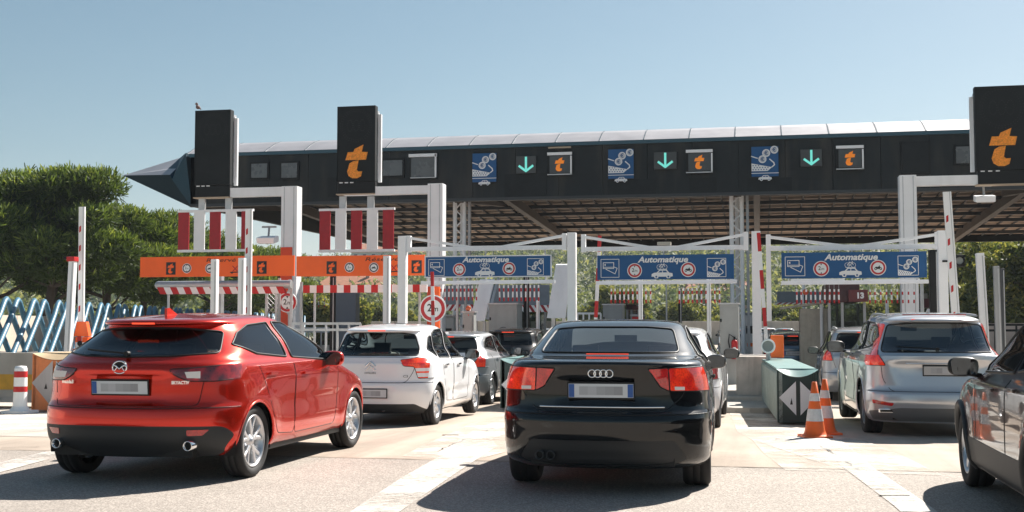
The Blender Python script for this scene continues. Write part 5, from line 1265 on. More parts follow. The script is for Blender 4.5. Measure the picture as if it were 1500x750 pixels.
# mesh cage round the left sign
root = thing('mesh_cage', 'galvanised mesh cage with a round sign inside, left of the white hatchback', 'cage', (PY(408, 478, 29.5).x, 29.2, -.2)); o = Vector(root.location)
a = PY(391, 412, 29.2)-o; b = PY(427, 412, 29.2)-o; h = a.z; m = MB()
for x, y in ((a.x, 0), (b.x, 0), (a.x+.35, .7), (b.x, .7), (a.x+.35, 0)): m.box((x, y, h/2), (.06, .06, h+(.15 if x > a.x+.1 and x < b.x else 0)), GALV)
for z in (h, h*.5, .1): m.bar((a.x, 0, z), (b.x, 0, z), .04, .04, GALV); m.bar((a.x, 0, z), (a.x+.35, .7, z), .04, .04, GALV)
m.build('frame', root); m = MB()
for i in range(22): t = i*h/22; m.cyl((a.x, .01, t), (a.x+.35, .01, min(h, t+.35)), .006, GALV, 4); m.cyl((a.x, .01, min(h, t+.35)), (a.x+.35, .01, t), .006, GALV, 4)
for i in range(9): x = a.x+.35+(b.x-a.x-.35)*i/8; m.cyl((x, .02, 0), (x, .02, h*.48), .006, GALV, 4)
m.build('mesh', root)
# striped rails across the reserved lanes
def rail(lab, x0, x1, y0, y1, Y, n, first, roundend=False, slant=.0):
    a = PY(x0, y0, Y); b = PY(x1, y1, Y); h = PY(x0, y0, Y).z-PY(x0, y1, Y).z; root = thing('striped_rail', lab, 'height gauge', ((a.x+b.x)/2, Y, -.2), 0, 'striped height rails'); o = Vector(root.location); w_ = (b.x-a.x)/n; m = MB()
    for i in range(n):
        x = a.x+w_*i; sl_ = slant*h; z1, z0 = a.z, a.z-h; mt = RED if (i+first) % 2 == 0 else WHITE2
        P_ = [Vector((x+sl_*.0, Y, z1)), Vector((x+w_, Y, z1)), Vector((x+w_+sl_, Y, z0)), Vector((x+sl_, Y, z0))]; P_ = [p-o for p in P_]; Q_ = [p+Vector((0, .08, 0)) for p in P_]
        m.add(P_+Q_, [(3, 2, 1, 0), (4, 5, 6, 7), (0, 1, 5, 4), (2, 3, 7, 6), (1, 2, 6, 5), (3, 0, 4, 7)], mt)
    if roundend: m.cyl(Vector((a.x, Y+.1, a.z+.06))-o, Vector((b.x+.2, Y+.1, a.z+.06))-o, .11, GALV, 12); m.ball(Vector((a.x, Y+.1, a.z+.06))-o, .11, GALV, 12, 8)
    m.build('beam', root)
    for x in (a.x+.3, b.x-.2): m = MB(); m.box(Vector((x, Y+.06, a.z/2-.1))-o, (.05, .04, a.z+.2), GALV); m.build('leg', root)
rail('red and white striped rail with a rounded top tube below the left orange sign', 230, 414, 421, 431, 29, 19, 0, True, .5)
rail('red and white striped rail below the right orange sign', 444, 625, 418, 429, 29, 18, 0)
# grey boards with a striped fringe
def fringe(lab, x0, x1, y0, y1, yf, Y, n):
    a = PY(x0, y0, Y); b = PY(x1, y1, Y); c = PY(x1, yf, Y); root = thing('fringed_board', lab, 'height gauge', ((a.x+b.x)/2, Y, b.z), 0, 'grey boards with a striped fringe'); o = Vector(root.location)
    m = MB(); m.box(Vector(((a.x+b.x)/2, Y, (a.z+b.z)/2))-o, (b.x-a.x, .05, a.z-b.z), mat('board_grey', (.17, .21, .25), .5, var=.12)); m.build('board', root); m = MB(); w_ = (b.x-a.x)/n; h = b.z-c.z
    for i in range(n):
        for k, mt in ((0, WHITE2), (1, DRED)):
            s_ = -1 if i < n/2 else 1; x = a.x+w_*(i+.5*k); P_ = [(x, b.z), (x+w_*.5, b.z), (x+w_*.5+s_*w_*.7, c.z), (x+s_*w_*.7, c.z)]; P3 = [Vector((q[0], Y-.03, q[1]))-o for q in P_]; m.add(P3+[p+Vector((0, .03, 0)) for p in P3], [(0, 3, 2, 1), (4, 5, 6, 7), (0, 1, 5, 4), (2, 3, 7, 6)], mt)
    m.build('fringe', root)
fringe('long grey board with a slanted striped fringe behind the black post', 716, 805, 418, 447, 457, 36, 10)
fringe('grey board with a striped fringe above the silver hatchback', 650, 693, 418, 446, 455, 36.4, 5)
fringe('pale board across the lane left of booth 13', 1138, 1215, 427, 443, 446, 42, 9)
# slanted white panels
def slab(lab, xt0, xt1, yt, xb0, xb1, yb, Y, d=.5):
    P_ = [PY(xt0, yt, Y+d), PY(xt1, yt, Y+d), PY(xb1, yb, Y), PY(xb0, yb, Y)]; root = thing('slanted_panel', lab, 'panel', (P_[3]+P_[2])/2, 0, 'slanted white panels'); o = Vector(root.location); P_ = [p-o for p in P_]; n = Vector((0, .10, .03)); Q_ = [p+n for p in P_]
    m = MB(); m.add(P_+Q_, [(3, 2, 1, 0), (4, 5, 6, 7), (0, 1, 5, 4), (2, 3, 7, 6), (1, 2, 6, 5), (3, 0, 4, 7)], WHITE); m.build('panel', root)
    m = MB(); m.bar(P_[2]+n+Vector((.05, .03, 0)), P_[1]+n+Vector((.1, .03, 0)), .08, .10, GALV, (0, 1, 0)); m.box(P_[2]+Vector((-.1, .4, -.75)), (.08, .08, 1.5), GALV); m.box(P_[3]+Vector((.1, .4, -.75)), (.08, .08, 1.5), GALV); m.build('support', root)
slab('slanted white panel above the silver hatchback, left of the grey board', 703, 724, 410, 688, 710, 470, 33)
slab('large slanted white panel left of the tall portal post', 814, 837, 388, 801, 828, 466, 31)

def cabinet(lab, x0, x1, y0, y1, Y, depth=.6, fan=False, ext=False, z0=None):
    a = PY(x0, y0, Y); b = PY(x1, y0, Y); z0 = -.05 if z0 is None else z0; root = thing('equipment_cabinet', lab, 'cabinet', ((a.x+b.x)/2, Y, z0), 0, 'grey equipment cabinets'); w_ = b.x-a.x; h = a.z-z0
    m = MB(); m.box((0, depth/2, h/2), (w_, depth, h), mat('cabinet_grey', (.36, .37, .36), .5, var=.1, vscale=2, dirt=.2), bev=.02); m.box((0, depth/2, h+.02), (w_+.06, depth+.06, .04), GALV); m.build('housing', root)
    m = MB(); m.box((-.02, -.008, h*.55), (w_*.86, .02, h*.80), MATS['cabinet_grey'], bev=.006)
    for z in (h*.3, h*.8): m.box((-w_*.44, -.02, z), (.04, .02, .08), BLACK)
    m.box((w_*.36, -.025, h*.55), (.025, .02, .10), BLACK); m.build('door', root)
    if fan:
        m = MB(); c = Vector((.02, -.022, h*.60))
        for r in (.17, .13, .09, .05): m.tube([c+Vector((math.cos(t)*r, 0, math.sin(t)*r)) for t in np.linspace(0, 2*math.pi, 21)[:-1]], .008, DGREY, 6, closed=True)
        m.cyl(c+Vector((0, .012, 0)), c, .18, mat('fan_grey', (.20, .21, .22), .5), 20); m.build('fan_grille', root)
    if ext:
        m = MB(); m.cyl((.12, -.10, .62), (.12, -.10, 1.02), .075, RED, 14); m.ball((.12, -.10, 1.02), .075, RED, 14, 8); m.cyl((.12, -.10, 1.05), (.12, -.10, 1.16), .025, BLACK, 8); m.tube([(.12, -.10, 1.14), (.0, -.12, 1.22), (-.02, -.12, 1.05), (.02, -.12, .8)], .014, BLACK, 6); m.box((.12, -.178, .85), (.07, .004, .12), SW); o = m.build('fire_extinguisher'); o.location = root.location
        tag(o, 'red fire extinguisher hung on the grey cabinet beside the truss column', 'fire extinguisher')
cabinet('grey cabinet with a round fan grille behind the black hatchback', 716, 757, 446, 520, 33, .8, fan=True)
cabinet('grey cabinet beneath the left half of the middle blue sign', 883, 912, 447, 475, 38)
cabinet('grey cabinet with a red fire extinguisher on its side', 1054, 1082, 446, 520, 29.5, .7, ext=True)
cabinet('small dark cabinet topped by an orange beacon', 678, 694, 458, 490, 30, .3)
p = PY(686, 452, 30.1); m = MB(p); m.ball(p, .075, LAMPO, 12, 8); m.cyl(p-Vector((0, 0, .1)), p, .05, BLACK, 10); m.ball(p-Vector((-.03, .02, .17)), .085, mat('beacon_red', (.75, .06, .02), .3), 12, 8); tag(m.build('warning_beacon'), 'orange warning beacon on the small dark cabinet', 'beacon')

def booth(lab, x0, x1, yt, Y, depth, col, number=None, yroof=None):
    a = PY(x0, yt, Y); b = PY(x1, yt, Y); z0 = -.05; root = thing('toll_booth', lab, 'toll booth', ((a.x+b.x)/2, Y, z0), 0, 'toll booths'); w_ = b.x-a.x; H_ = a.z-z0; zr = H_-(H_-2.05)
    m = MB(); m.box((0, depth/2, .5), (w_*.96, depth, 1.0), mat('booth_wall', (.30, .29, .27), .5, var=.1), bev=.02)
    for x in (-w_*.46, w_*.46, -w_*.12):
        m.box((x, .04, 1.5), (.07, .08, 1.1), GREY); m.box((x, depth-.04, 1.5), (.07, .08, 1.1), GREY)
    m.build('wall', root)
    m = MB(); m.box((w_*.16, .03, 1.52), (w_*.56, .02, 1.0), GL); m.box((-w_*.29, .03, 1.52), (w_*.30, .02, 1.0), GL); m.box((-w_*.47, depth/2, 1.5), (.02, depth*.9, 1.0), GL); m.box((w_*.47, depth/2, 1.5), (.02, depth*.9, 1.0), GL); m.build('window', root)
    m = MB(); hr = H_-2.05; m.box((-w_*.10, depth/2, 2.05+hr*.5), (w_*.86, depth+.2, hr), col, bev=.02); m.box((w_*.28, -.08, 2.05+hr*.33), (w_*.50, .4, hr*.62), mat('maroon_box', (.12, .022, .025), .5, var=.1)); m.build('roof_box', root)
    if number: m = MB(); m.text(number, (w_*.33, -.285, 2.05+hr*.20), (1, 0, 0), (0, 0, 1), hr*.40, SW, bold=.012, t=.0); m.build('number', root)
    m = MB(); m.box((.1, depth*.5, 1.0), (.5, .45, .5), TRIM, bev=.05); m.box((.1, depth*.7, 1.3), (.46, .1, .5), TRIM, bev=.04); m.build('chair', root)
booth('toll booth with maroon roof box numbered 13', 1212, 1268, 415, 33, 2.2, mat('maroon', (.055, .016, .018), .5, var=.15), '13')
booth('toll booth with a beige roof box, seen behind the slanted white panel', 758, 800, 446, 43, 2.2, mat('booth_roof', (.28, .26, .23), .5))
booth('toll booth under the right part of the canopy, beyond the third blue sign', 1340, 1362, 430, 44, 2.2, mat('booth_roof', (.28, .26, .23), .5))
booth('small toll booth with a dark maroon roof box under the middle blue sign', 918, 936, 446, 46, 2.0, mat('maroon', (.055, .016, .018), .5))
# payment terminals on the islands
def terminal(lab, px, Y, col, h=1.5, w_=.45):
    p = PY(px, 470, Y); z0 = -.05; root = thing('payment_terminal', lab, 'payment terminal', (p.x, Y, z0), 0, 'payment terminals'); m = MB(); m.box((0, .3, h/2), (w_, .7, h), col, bev=.04); m.box((0, .3, h+.04), (w_+.1, .8, .06), GREY, bev=.02); m.build('housing', root)
    m = MB(); m.box((-w_/2-.006, .3, h*.7), (.012, .4, .3), BLACK); m.box((0, -.056, h*.72), (w_*.7, .012, .25), BLACK); m.box((0, -.056, h*.45), (w_*.6, .012, .12), ORANGE2); m.build('screen', root)
terminal('grey payment terminal behind the silver hatchback', 655, 36, MATS['cabinet_grey'], 1.7); terminal('white payment terminal left of booth 13', 1190, 40, WHITE, 1.7); terminal('grey payment terminal with red side under the middle blue sign', 933, 36, RED, 1.7, .3)
terminal('pale payment terminal at the truss column', 1100, 40, GALV, 1.8)
p = PY(1192, 450, 34); root = thing('covered_kiosk', 'beige kiosk with a small roof and orange beacon left of booth 13', 'kiosk', (p.x, 34, -.05)); m = MB(); m.box((0, .4, .95), (.75, .8, 1.9), mat('kiosk_beige', (.42, .38, .31), .7, var=.15, dirt=.3), bev=.02); m.build('housing', root)
m = MB(); m.prism([(-.9, -.12), (.5, .06), (.5, .12), (-.9, -.06)], (0, 1.0, 2.0), (1, 0, 0), (0, 0, 1), 1.1, MATS['kiosk_beige']); m.build('roof', root); m = MB(); m.cyl((-.2, .3, 2.05), (-.2, .3, 2.3), .05, BLACK, 10); m.ball((-.2, .3, 2.36), .09, LAMPO, 12, 8); m.build('beacon', root)

# concrete block, kerb, guard rail, round lamp beside the middle island
a = PY(1078, 522, 23.4); b = PY(1124, 522, 23.4); z0 = gz(23.4); cx = (a.x+b.x)/2
root = thing('concrete_block', 'stained pale concrete block at the tip of the middle island', 'concrete block', (cx, 23.4, z0)); m = MB(); w_ = b.x-a.x; h = a.z-z0
m.box((0, .9, h/2+.06), (w_, 1.8, h-.12), mat('stained_block', (.50, .45, .40), .85, var=.2, vscale=3, dirt=.75, bump=.4), bev=.03); m.build('block', root); m = MB(); m.box((-.12, .7, .10), (w_+.45, 2.2, .24), CONC, bev=.04); m.box((0, -.25, .06), (w_+.1, .5, .16), CONC, bev=.03); m.build('base', root)
root = thing('guard_rail', 'galvanised guard rail left of the stained concrete block', 'guard rail', (PY(1066, 540, 26).x, 26, -.05)); m = MB(); o = Vector(root.location); q0 = Vector((cx-.75, 23.8, .55)); q1 = Vector((cx-1.05, 38, .62))
for dz in (-.12, .0, .12): m.bar(q0-o+Vector((0, 0, dz)), q1-o+Vector((0, 0, dz)), .05 if dz else .03, .11, GALV)
m.build('rail', root); m = MB()
for i in range(7): p = q0.lerp(q1, i/6); m.box(p-o+Vector((.05, 0, -.3)), (.08, .12, .75), GALV)
m.build('rail_posts', root)
p = PY(1125, 507, 22.6); root = thing('round_lamp', 'round lamp with a white ring on the concrete block, in front of the orange box', 'signal lamp', p); m = MB(); m.cyl((0, .12, 0), (0, 0, 0), .13, WHITE2, 24); m.lathe([(.13, 0), (.135, -.03), (.105, -.035), (.10, 0)], (0, 0, 0), (0, 1, 0), WHITE2, 24); m.cyl((0, .05, -.1), (0, .05, -.32), .04, GREY, 8); m.build('lamp_housing', root); m = MB(); m.cyl((0, -.006, 0), (0, -.012, 0), .10, mat('lens_grey', (.22, .24, .23), .3), 24); m.build('lens', root)
p = PY(1137, 506, 23.0); m = MB(p); m.box(p+Vector((.02, .1, -.02)), (.24, .2, .42), ORANGE2, bev=.02); tag(m.build('drive_box'), 'orange box behind the round lamp on the concrete block', 'barrier box')
# small traffic signal on the right hand portal post
p = PY(1405, 382, 26.2); root = thing('traffic_signal', 'small black traffic signal beside the tall raised arm', 'traffic signal', p); m = MB(); m.box((0, .05, 0), (.22, .16, .25), BLACK, bev=.02); m.bar((-.1, .1, 0), (-.32, .1, 0), .04, .04, BLACK); m.build('housing', root); m = MB(); m.cyl((0, -.03, 0), (0, -.045, 0), .075, mat('lens_grey', (.22, .24, .23), .3), 20); m.lathe([(.085, -.03), (.085, -.09), (.08, -.09), (.08, -.03)], (0, 0, 0), (0, 1, 0), BLACK, 20); m.build('lens', root)

# ---------------------------------------------------------------- crash cushions and barriers
def cushion(lab, px0, px1, pb, Y0, length, h, side, front, edge, face, mark, curve=True, yaw=0.0):
    a = G(px0, pb); b = PY(px1, pb, a.y); w_ = b.x-a.x; root = thing('crash_cushion', lab, 'crash cushion', (a.x+w_/2, a.y, gz(a.y)), yaw, None); k = w_/2
    m = MB(); n = 12; top = []
    for i in range(n+1): x = -k+w_*i/n; top.append((x, h-.11*(1-(x/k)**2)))
    m.prism([(-k, .03)]+[(k, .03)]+top[::-1], (0, 0, 0), (1, 0, 0), (0, 0, 1), -.05, front)
    vs = []; 
    for i in range(n+1): x = -k+w_*i/n; vs += [(x, -.0, top[i][1]+.01), (x, .22, h+.015)]
    m.add(vs, [(2*i, 2*i+2, 2*i+3, 2*i+1) for i in range(n)], edge, True)
    m.box((0, length/2+.15, h+.005), (w_-.02, length-.1, .03), edge, bev=.01); m.build('nose', root)
    m = MB(); nc = int(length/.16)
    for s_ in (-1, 1):
        for i in range(nc):
            y = .03+length*i/nc; m.prism([(0, .04), (.0, h-.03), (.03, h-.06), (.03, .07)], (s_*(k-.02), y, 0), (s_, 0, 0), (0, 0, 1), -.09*s_, side)
        m.box((s_*(k-.05), length/2, h/2), (.05, length, h-.06), side)
    m.build('side_panel', root)
    m = MB(); o = Vector((0, -.052, h*.50)); s_ = min(w_*.47, h*.47)
    m.add([o+Vector((-s_*.98, 0, 0)), o+Vector((-.03, 0, -s_*.92)), o+Vector((-.03, 0, s_*.86))], [(0, 1, 2)], mark); m.add([o+Vector((.03, 0, -s_*.92)), o+Vector((s_*.98, 0, 0)), o+Vector((.03, 0, s_*.86))], [(0, 1, 2)], mark)
    m.add([o+Vector((-s_*.42, -.003, -.10)), o+Vector((-s_*.28, -.003, -.10)), o+Vector((-s_*.34, -.003, .0))], [(0, 1, 2)], SB); m.build('marking', root)
    return root
GRN = mat('dark_green', (.006, .035, .032), .4, var=.15, vscale=3); GRNS = mat('weathered_green', (.36, .42, .38), .5, var=.22, vscale=5, dirt=.3); GRNT = mat('green_top', (.16, .29, .28), .4, var=.12, vscale=3, dirt=.1)
cushion('dark green crash cushion with a white diamond, behind the traffic cones', 1139, 1200, 622, 0, 5.6, .80, GRNS, GRN, GRNT, GRN, SW, yaw=R(2.2))
OR3 = mat('orange_faded', (.80, .25, .08), .5, var=.15, vscale=3, dirt=.25)
cushion('faded orange crash cushion with a grey diamond behind the striped bollard', 44, 118, 603, 0, 5.0, .98, OR3, OR3, mat('beige_top', (.60, .45, .28), .6, var=.1), OR3, mat('mark_grey', (.42, .42, .41), .5, dirt=.2), yaw=R(-4))
p0 = PY(741, 585, 17.2); cushion('green crash cushion mostly hidden behind the left side of the black saloon', 733, 790, 600, 0, 5.5, .90, GRNS, GRN, GRNT, GRN, SW)
# concrete safety barrier at the left edge with a yellow band
a = G(-60, 600); b = G(46, 600); root = thing('concrete_barrier', 'pale concrete safety barrier with a yellow band at the left edge', 'barrier', (b.x, b.y+.3, 0)); o = Vector(root.location); m = MB(); zb_ = 0
prof = [(0, 0), (.09, .10), (.20, .36), (.25, .88), (.43, .88), (.48, .36), (.59, .1), (.68, 0)]
vs = [Vector((x_, y, z)) for x_ in (-6, 0) for y, z in prof]; n = len(prof)
m.add(vs, [(i, i+1, n+i+1, n+i) for i in range(n-1)]+[list(range(n)), list(range(n, 2*n))[::-1]], CONCW); m.build('barrier_body', root)
m = MB(); m.add([Vector((-6, .13, .22)), Vector((0, .13, .22)), Vector((0, .215, .50)), Vector((-6, .215, .50))], [(0, 1, 2, 3)], mat('yellow_band', (.72, .38, .04), .6, var=.15, dirt=.25)); m.build('yellow_band', root)
# low wall continuing behind them
m = MB(); a = G(-80, 560); vs = []
m.box((-13.6, 24.0, .40), (9.0, .3, .80), CONCW, bev=.03); o = m.build('low_wall'); tag(o, 'low pale concrete wall behind the orange crash cushion', 'wall')
# boundary wall and blue tube fence
f0 = Vector((-14.6, 19.2)); f1 = Vector((-25.9, 66)); fd = (f1-f0).normalized(); fn = Vector((fd.y, -fd.x))
root = thing('boundary_wall', 'long beige concrete wall behind the blue tube fence', 'wall', (f0.x-4.5, f0.y, -.2)); o = Vector(root.location); m = MB(); w0 = f0-fn*3.4-fd*12; w1 = f1-fn*3.4+fd*20; n = 26
for i in range(n):
    a = w0.lerp(w1, i/n); b = w0.lerp(w1, (i+1)/n)-fd*.03; m.bar(Vector((a.x, a.y, .72))-o, Vector((b.x, b.y, .72))-o, .2, 1.9, mat('wall_beige', (.60, .50, .41), .85, var=.10, vscale=.8, dirt=.2, bump=.2))
m.build('wall_panels', root)
root = thing('tube_fence', 'pale blue zigzag fence of bent steel tubes along the left side', 'fence', (f0.x, f0.y, -.2)); o = Vector(root.location); L_ = (f1-f0).length; per = .80; zt_ = 1.93; zb_ = .35
k = 0; t = -8.0
while t < L_:
    for q, (ph, dn) in enumerate((((0, .0),) if k % 2 == 0 else ((0, .06),))):
        c = t+ph; pts = []
        for u, z in ((-3.1, zb_), (-.62, 1.60), (-.38, 1.76), (-.18, 1.88), (0, zt_), (.18, 1.88), (.38, 1.76), (.62, 1.60), (3.1, zb_)):
            p = f0+fd*(c+u*per)-fn*(dn+(u*.10)); pts.append(Vector((p.x, p.y, z))-o)
        m = MB(); m.tube(pts, .060, BLUET, 9); m.build('tube', root)
    k += 1; t += per
m = MB(); a = f0-fd*6; 
for z, dn in ((.42, .05),): m.bar(Vector((a.x, a.y, z))-o, Vector((f1.x, f1.y, z))-o, .10, .12, DGREY)
m.build('base_rail', root)
# striped bollard
p = G(29, 606); root = thing('striped_bollard', 'white bollard with two red bands on a square foot, beside the red hatchback', 'bollard', p); m = MB(); m.box((0, 0, .03), (.42, .42, .05), WHITE2, bev=.01); m.cyl((0, 0, .05), (0, 0, .12), .17, WHITE2, 20, .12); m.build('foot', root)
m = MB(); m.lathe([(.115, .10), (.108, .30), (.104, .60), (.10, .74), (.085, .78), (.0, .79)], (0, 0, 0), (0, 0, 1), WHITE2, 28); m.build('tube', root); m = MB()
for z0, z1 in ((.36, .45), (.60, .70)): m = MB(); m.lathe([(.1105-(z0-.3)*.012, z0), (.1105-(z1-.3)*.014, z1)], (0, 0, 0), (0, 0, 1), RED, 28); m.build('red_band', root)
# cones
def cone(lab, px, py, h=.70, tilt=0):
    p = G(px, py); root = thing('traffic_cone', lab, 'traffic cone', p, R(12), 'traffic cones'); m = MB(); n = 8
    m.box((0, 0, .016), (.36, .36, .032), ORANGE2, bev=.012); r = lambda z: .135*(1-(z-.03)/(h-.03))+.030*(z-.03)/(h-.03); m.lathe([(.165, .03), (.14, .05), (r(.09), .09), (r(h*.30), h*.30), (r(h*.66), h*.66), (r(h), h), (.022, h+.002), (.02, h-.06)], (0, 0, 0), (0, 0, 1), ORANGE2, 28)
    m.build('body', root); m = MB()
    for a, b in ((.30, .52), (.66, .80)): m.lathe([(r(h*a)+.002, h*a), (r(h*b)+.002, h*b)], (0, 0, 0), (0, 0, 1), mat('cone_band', (.62, .62, .62), .4, var=.15, vscale=14, dirt=.15), 28)
    m.build('reflective_band', root)
cone('orange and white traffic cone in front, before the green crash cushion', 1194, 641); cone('orange and white traffic cone behind the other one, next to the silver SUV', 1209, 636, .72)
# railing behind the white hatchback
def railing(lab, pts, z0, h, step, mt, name='railing', top=2, group=None):
    root = thing(name, lab, 'railing' if name == 'railing' else 'fence', (pts[0][0], pts[0][1], z0), 0, group); o = Vector(root.location); a = Vector((pts[0][0], pts[0][1], z0))-o; b = Vector((pts[1][0], pts[1][1], z0))-o; m = MB(); L_ = (b-a).length
    for k in range(top): m = MB(); m.bar(a+Vector((0, 0, h-.15*k)), b+Vector((0, 0, h-.15*k)), .06, .06, mt); m.build('rail', root)
    m = MB(); m.bar(a+Vector((0, 0, .12)), b+Vector((0, 0, .12)), .04, .04, mt); m.build('rail', root); m = MB(); n = int(L_/step)
    for i in range(n+1): p = a.lerp(b, i/n); m.box(p+Vector((0, 0, h/2)), (.045, .045, h), mt)
    m.build('bars', root)
a = PY(428, 474, 27.5); b = PY(528, 474, 27.5); railing('grey tubular railing behind the white hatchback', [(a.x, 27.5), (b.x, 27.5)], -.05, a.z+.05, .28, GALV)
a = PY(380, 474, 44); b = PY(620, 474, 44); railing('long grey railing further behind the orange signs', [(a.x, 44), (b.x, 44)], -.2, 1.5, .5, GALV)
a = PY(846, 460, 36); b = PY(880, 460, 36); railing('white picket fence left of the slim striped arm', [(a.x, 36), (b.x, 36)], -.2, 1.95, .16, WHITE2, 'picket_fence', 1)
a = PY(1052, 484, 50); b = PY(1200, 484, 50); railing('pale railing far down the lanes left of booth 13', [(a.x, 50), (b.x, 50)], -.2, 1.35, .2, WHITE, 'picket_fence', 1)
for x0, Y in ((1400, 40), (1470, 40)): pass
a = PY(1395, 470, 34); b = PY(1520, 470, 34); railing('dark railing with a pale wall behind, right of the silver SUV', [(a.x, 34), (b.x, 34)], -.05, 1.45, .5, BLACK)
p = PY(1455, 470, 37); m = MB((p.x, 37, -.2)); m.box((p.x+1.5, 37, .6), (6.5, .3, 1.7), mat('wall_pink', (.55, .44, .38), .8, var=.12, dirt=.2)); tag(m.build('low_wall'), 'low pinkish wall behind the dark railing at the right', 'wall')
# light concrete barrier line beyond the portals on the left
a = PY(425, 492, 40); b = PY(560, 492, 40); m = MB((a.x, 40, -.2)); m.box(((a.x+b.x)/2, 40, .25), (b.x-a.x, .4, .9), CONCW, bev=.05); tag(m.build('concrete_barrier'), 'pale concrete barrier beneath the far railing behind the white hatchback', 'barrier')
m = MB(); p = PY(508, 470, 38); m = MB((p.x, 38, -.2)); m.box((p.x, 38, 1.2), (.75, .4, 2.6), mat('steel_blue', (.11, .13, .16), .5)); tag(m.build('control_box'), 'slate blue control box behind the white hatchback roof', 'cabinet')

m = MB((-12, 104, -.2)); m.box((-12, 104, .8), (52, .3, 2.0), CONCW, bev=.04); tag(m.build('retaining_wall'), 'long pale retaining wall far beyond the toll lanes', 'wall')
for k, y in ((837, 44), (1107, 47), (1387, 50), (589, 48)):
    x = LX[k]; m = MB((x, y, -.05)); m.box((x, y, .45), (.34, 9, .9), CONCW, bev=.05); tag(m.build('lane_divider'), {837: 'pale concrete lane divider behind the post left of the middle sign', 1107: 'pale concrete lane divider under the canopy behind the grey cabinet with the extinguisher', 1387: 'pale concrete lane divider under the canopy behind the silver SUV', 589: 'pale concrete lane divider under the canopy behind the white hatchback'}[k], 'lane divider', 'lane dividers under the canopy')
# ================================================================ trees, hills, houses
def leafmat(name, col, var=.35, vs=.6):
    if name in MATS: return MATS[name]
    m = mat(name, col, .6, var=var, vscale=vs, spec=.25)
    nt = m.node_tree; N = nt.nodes; L = nt.links; b = N['Principled BSDF']; t = N.new('ShaderNodeBsdfTranslucent'); t.inputs[0].default_value = (col[0]*1.6, col[1]*1.5, col[2]*.8, 1)
    ms = N.new('ShaderNodeMixShader'); ms.inputs[0].default_value = .30; L.new(b.outputs[0], ms.inputs[1]); L.new(t.outputs[0], ms.inputs[2]); L.new(ms.outputs[0], N['Material Output'].inputs[0]); return m
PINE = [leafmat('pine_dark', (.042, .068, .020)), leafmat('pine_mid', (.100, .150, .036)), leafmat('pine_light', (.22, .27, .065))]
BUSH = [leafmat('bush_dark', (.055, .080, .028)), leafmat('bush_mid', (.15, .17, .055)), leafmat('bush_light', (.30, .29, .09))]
BARK = mat('bark', (.05, .038, .030), .9, var=.3, vscale=6, bump=.6, bscale=12)
def leaves(name, lobes, n, size, mats, parent, needle=True, seed=1, outer=.55):
    """lobes: (centre, radii); leaf-sized faces through each lobe's volume, denser near its skin"""
    rg = np.random.default_rng(seed); vol = np.array([l[1][0]*l[1][1]*l[1][2] for l in lobes])**.75; cnt = (n*vol/vol.sum()).astype(int); V = []; MI = []
    for (c, r), k in zip(lobes, cnt):
        d = rg.normal(size=(k, 3)); d /= np.linalg.norm(d, axis=1)[:, None]; rad = outer+(1-outer)*rg.random(k)**.6; rad = rad*(1+np.clip(.10*rg.normal(size=k), -.2, .16))
        p = np.array(c)+d*rad[:, None]*np.array(r)
        up_ = d*.9+np.array([0, 0, .75])+rg.normal(size=(k, 3))*.35; up_ /= np.linalg.norm(up_, axis=1)[:, None]
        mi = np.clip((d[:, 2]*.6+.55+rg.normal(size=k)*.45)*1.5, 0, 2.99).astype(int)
        tn = 3 if needle else 2
        for q in range(tn):
            if needle: dirv = up_+rg.normal(size=(k, 3))*.45
            else: dirv = rg.normal(size=(k, 3))
            dirv /= np.linalg.norm(dirv, axis=1)[:, None]; s = np.cross(dirv, rg.normal(size=(k, 3))); s /= np.linalg.norm(s, axis=1)[:, None]
            L_ = size*(.6+.8*rg.random(k))[:, None]; W_ = L_*(.20 if needle else .48)
            V.append(np.stack([p-s*W_*.5, p+s*W_*.5, p+dirv*L_+s*W_*.22, p+dirv*L_-s*W_*.22], 1)); MI.append(mi)
    V = np.concatenate(V); MI = np.concatenate(MI); nf = len(V); me = bpy.data.meshes.new(name)
    me.vertices.add(nf*4); me.vertices.foreach_set('co', V.reshape(-1)); me.loops.add(nf*4); me.loops.foreach_set('vertex_index', np.arange(nf*4)); me.polygons.add(nf); me.polygons.foreach_set('loop_start', np.arange(nf)*4); me.polygons.foreach_set('loop_total', np.full(nf, 4)); me.polygons.foreach_set('material_index', MI)
    for m_ in mats: me.materials.append(m_)
    me.update(); me.validate(); o = bpy.data.objects.new(name, me); link(o, parent); return o
def tree(name, lab, loc, h, rad, seed, mats, n=9000, size=.34, trunk_h=.42, lean=0., needle=True, group=None, nl=16, flat_=.55, bark=True):
    rg = random.Random(seed); root = thing(name, lab, 'tree', loc, 0, group); lobes = []
    for i in range(nl):
        a = rg.uniform(0, 6.28); q = rg.random()**.5; zz = rg.uniform(trunk_h+.1, .93); rr = rad*q*(1.0-.55*max(0, (zz-.6)/.4)); s = rad*rg.uniform(.26, .46)
        lobes.append(((lean*zz+math.cos(a)*rr, math.sin(a)*rr, h*zz), (s, s, s*flat_*rg.uniform(.8, 1.3))))
    lobes.append(((lean, 0, h*.90), (rad*.45, rad*.45, h*.10)))
    m = MB(); pts = [(lean*t*.9+math.sin(t*5+seed)*.12, math.cos(t*4+seed)*.12, h*t*.78) for t in np.linspace(0, 1, 9)]; r0 = h*.022+.05
    m.tube(pts, [r0*(1.15-.75*t) for t in np.linspace(0, 1, 9)], BARK, 9)
    for c, r in lobes[:-1:1]:
        k = min(8, max(3, int((c[2]/h-.12)/.78*8))); p = Vector(pts[k]); q = Vector(c); m.tube([p, p.lerp(q, .5)+Vector((0, 0, -.2)), q], [r0*.40, r0*.26, r0*.10], BARK, 6)
    m.build('trunk', root); leaves('crown', lobes, n, size, mats, root, needle, seed); return root
G_P = 'pines left of the toll plaza'
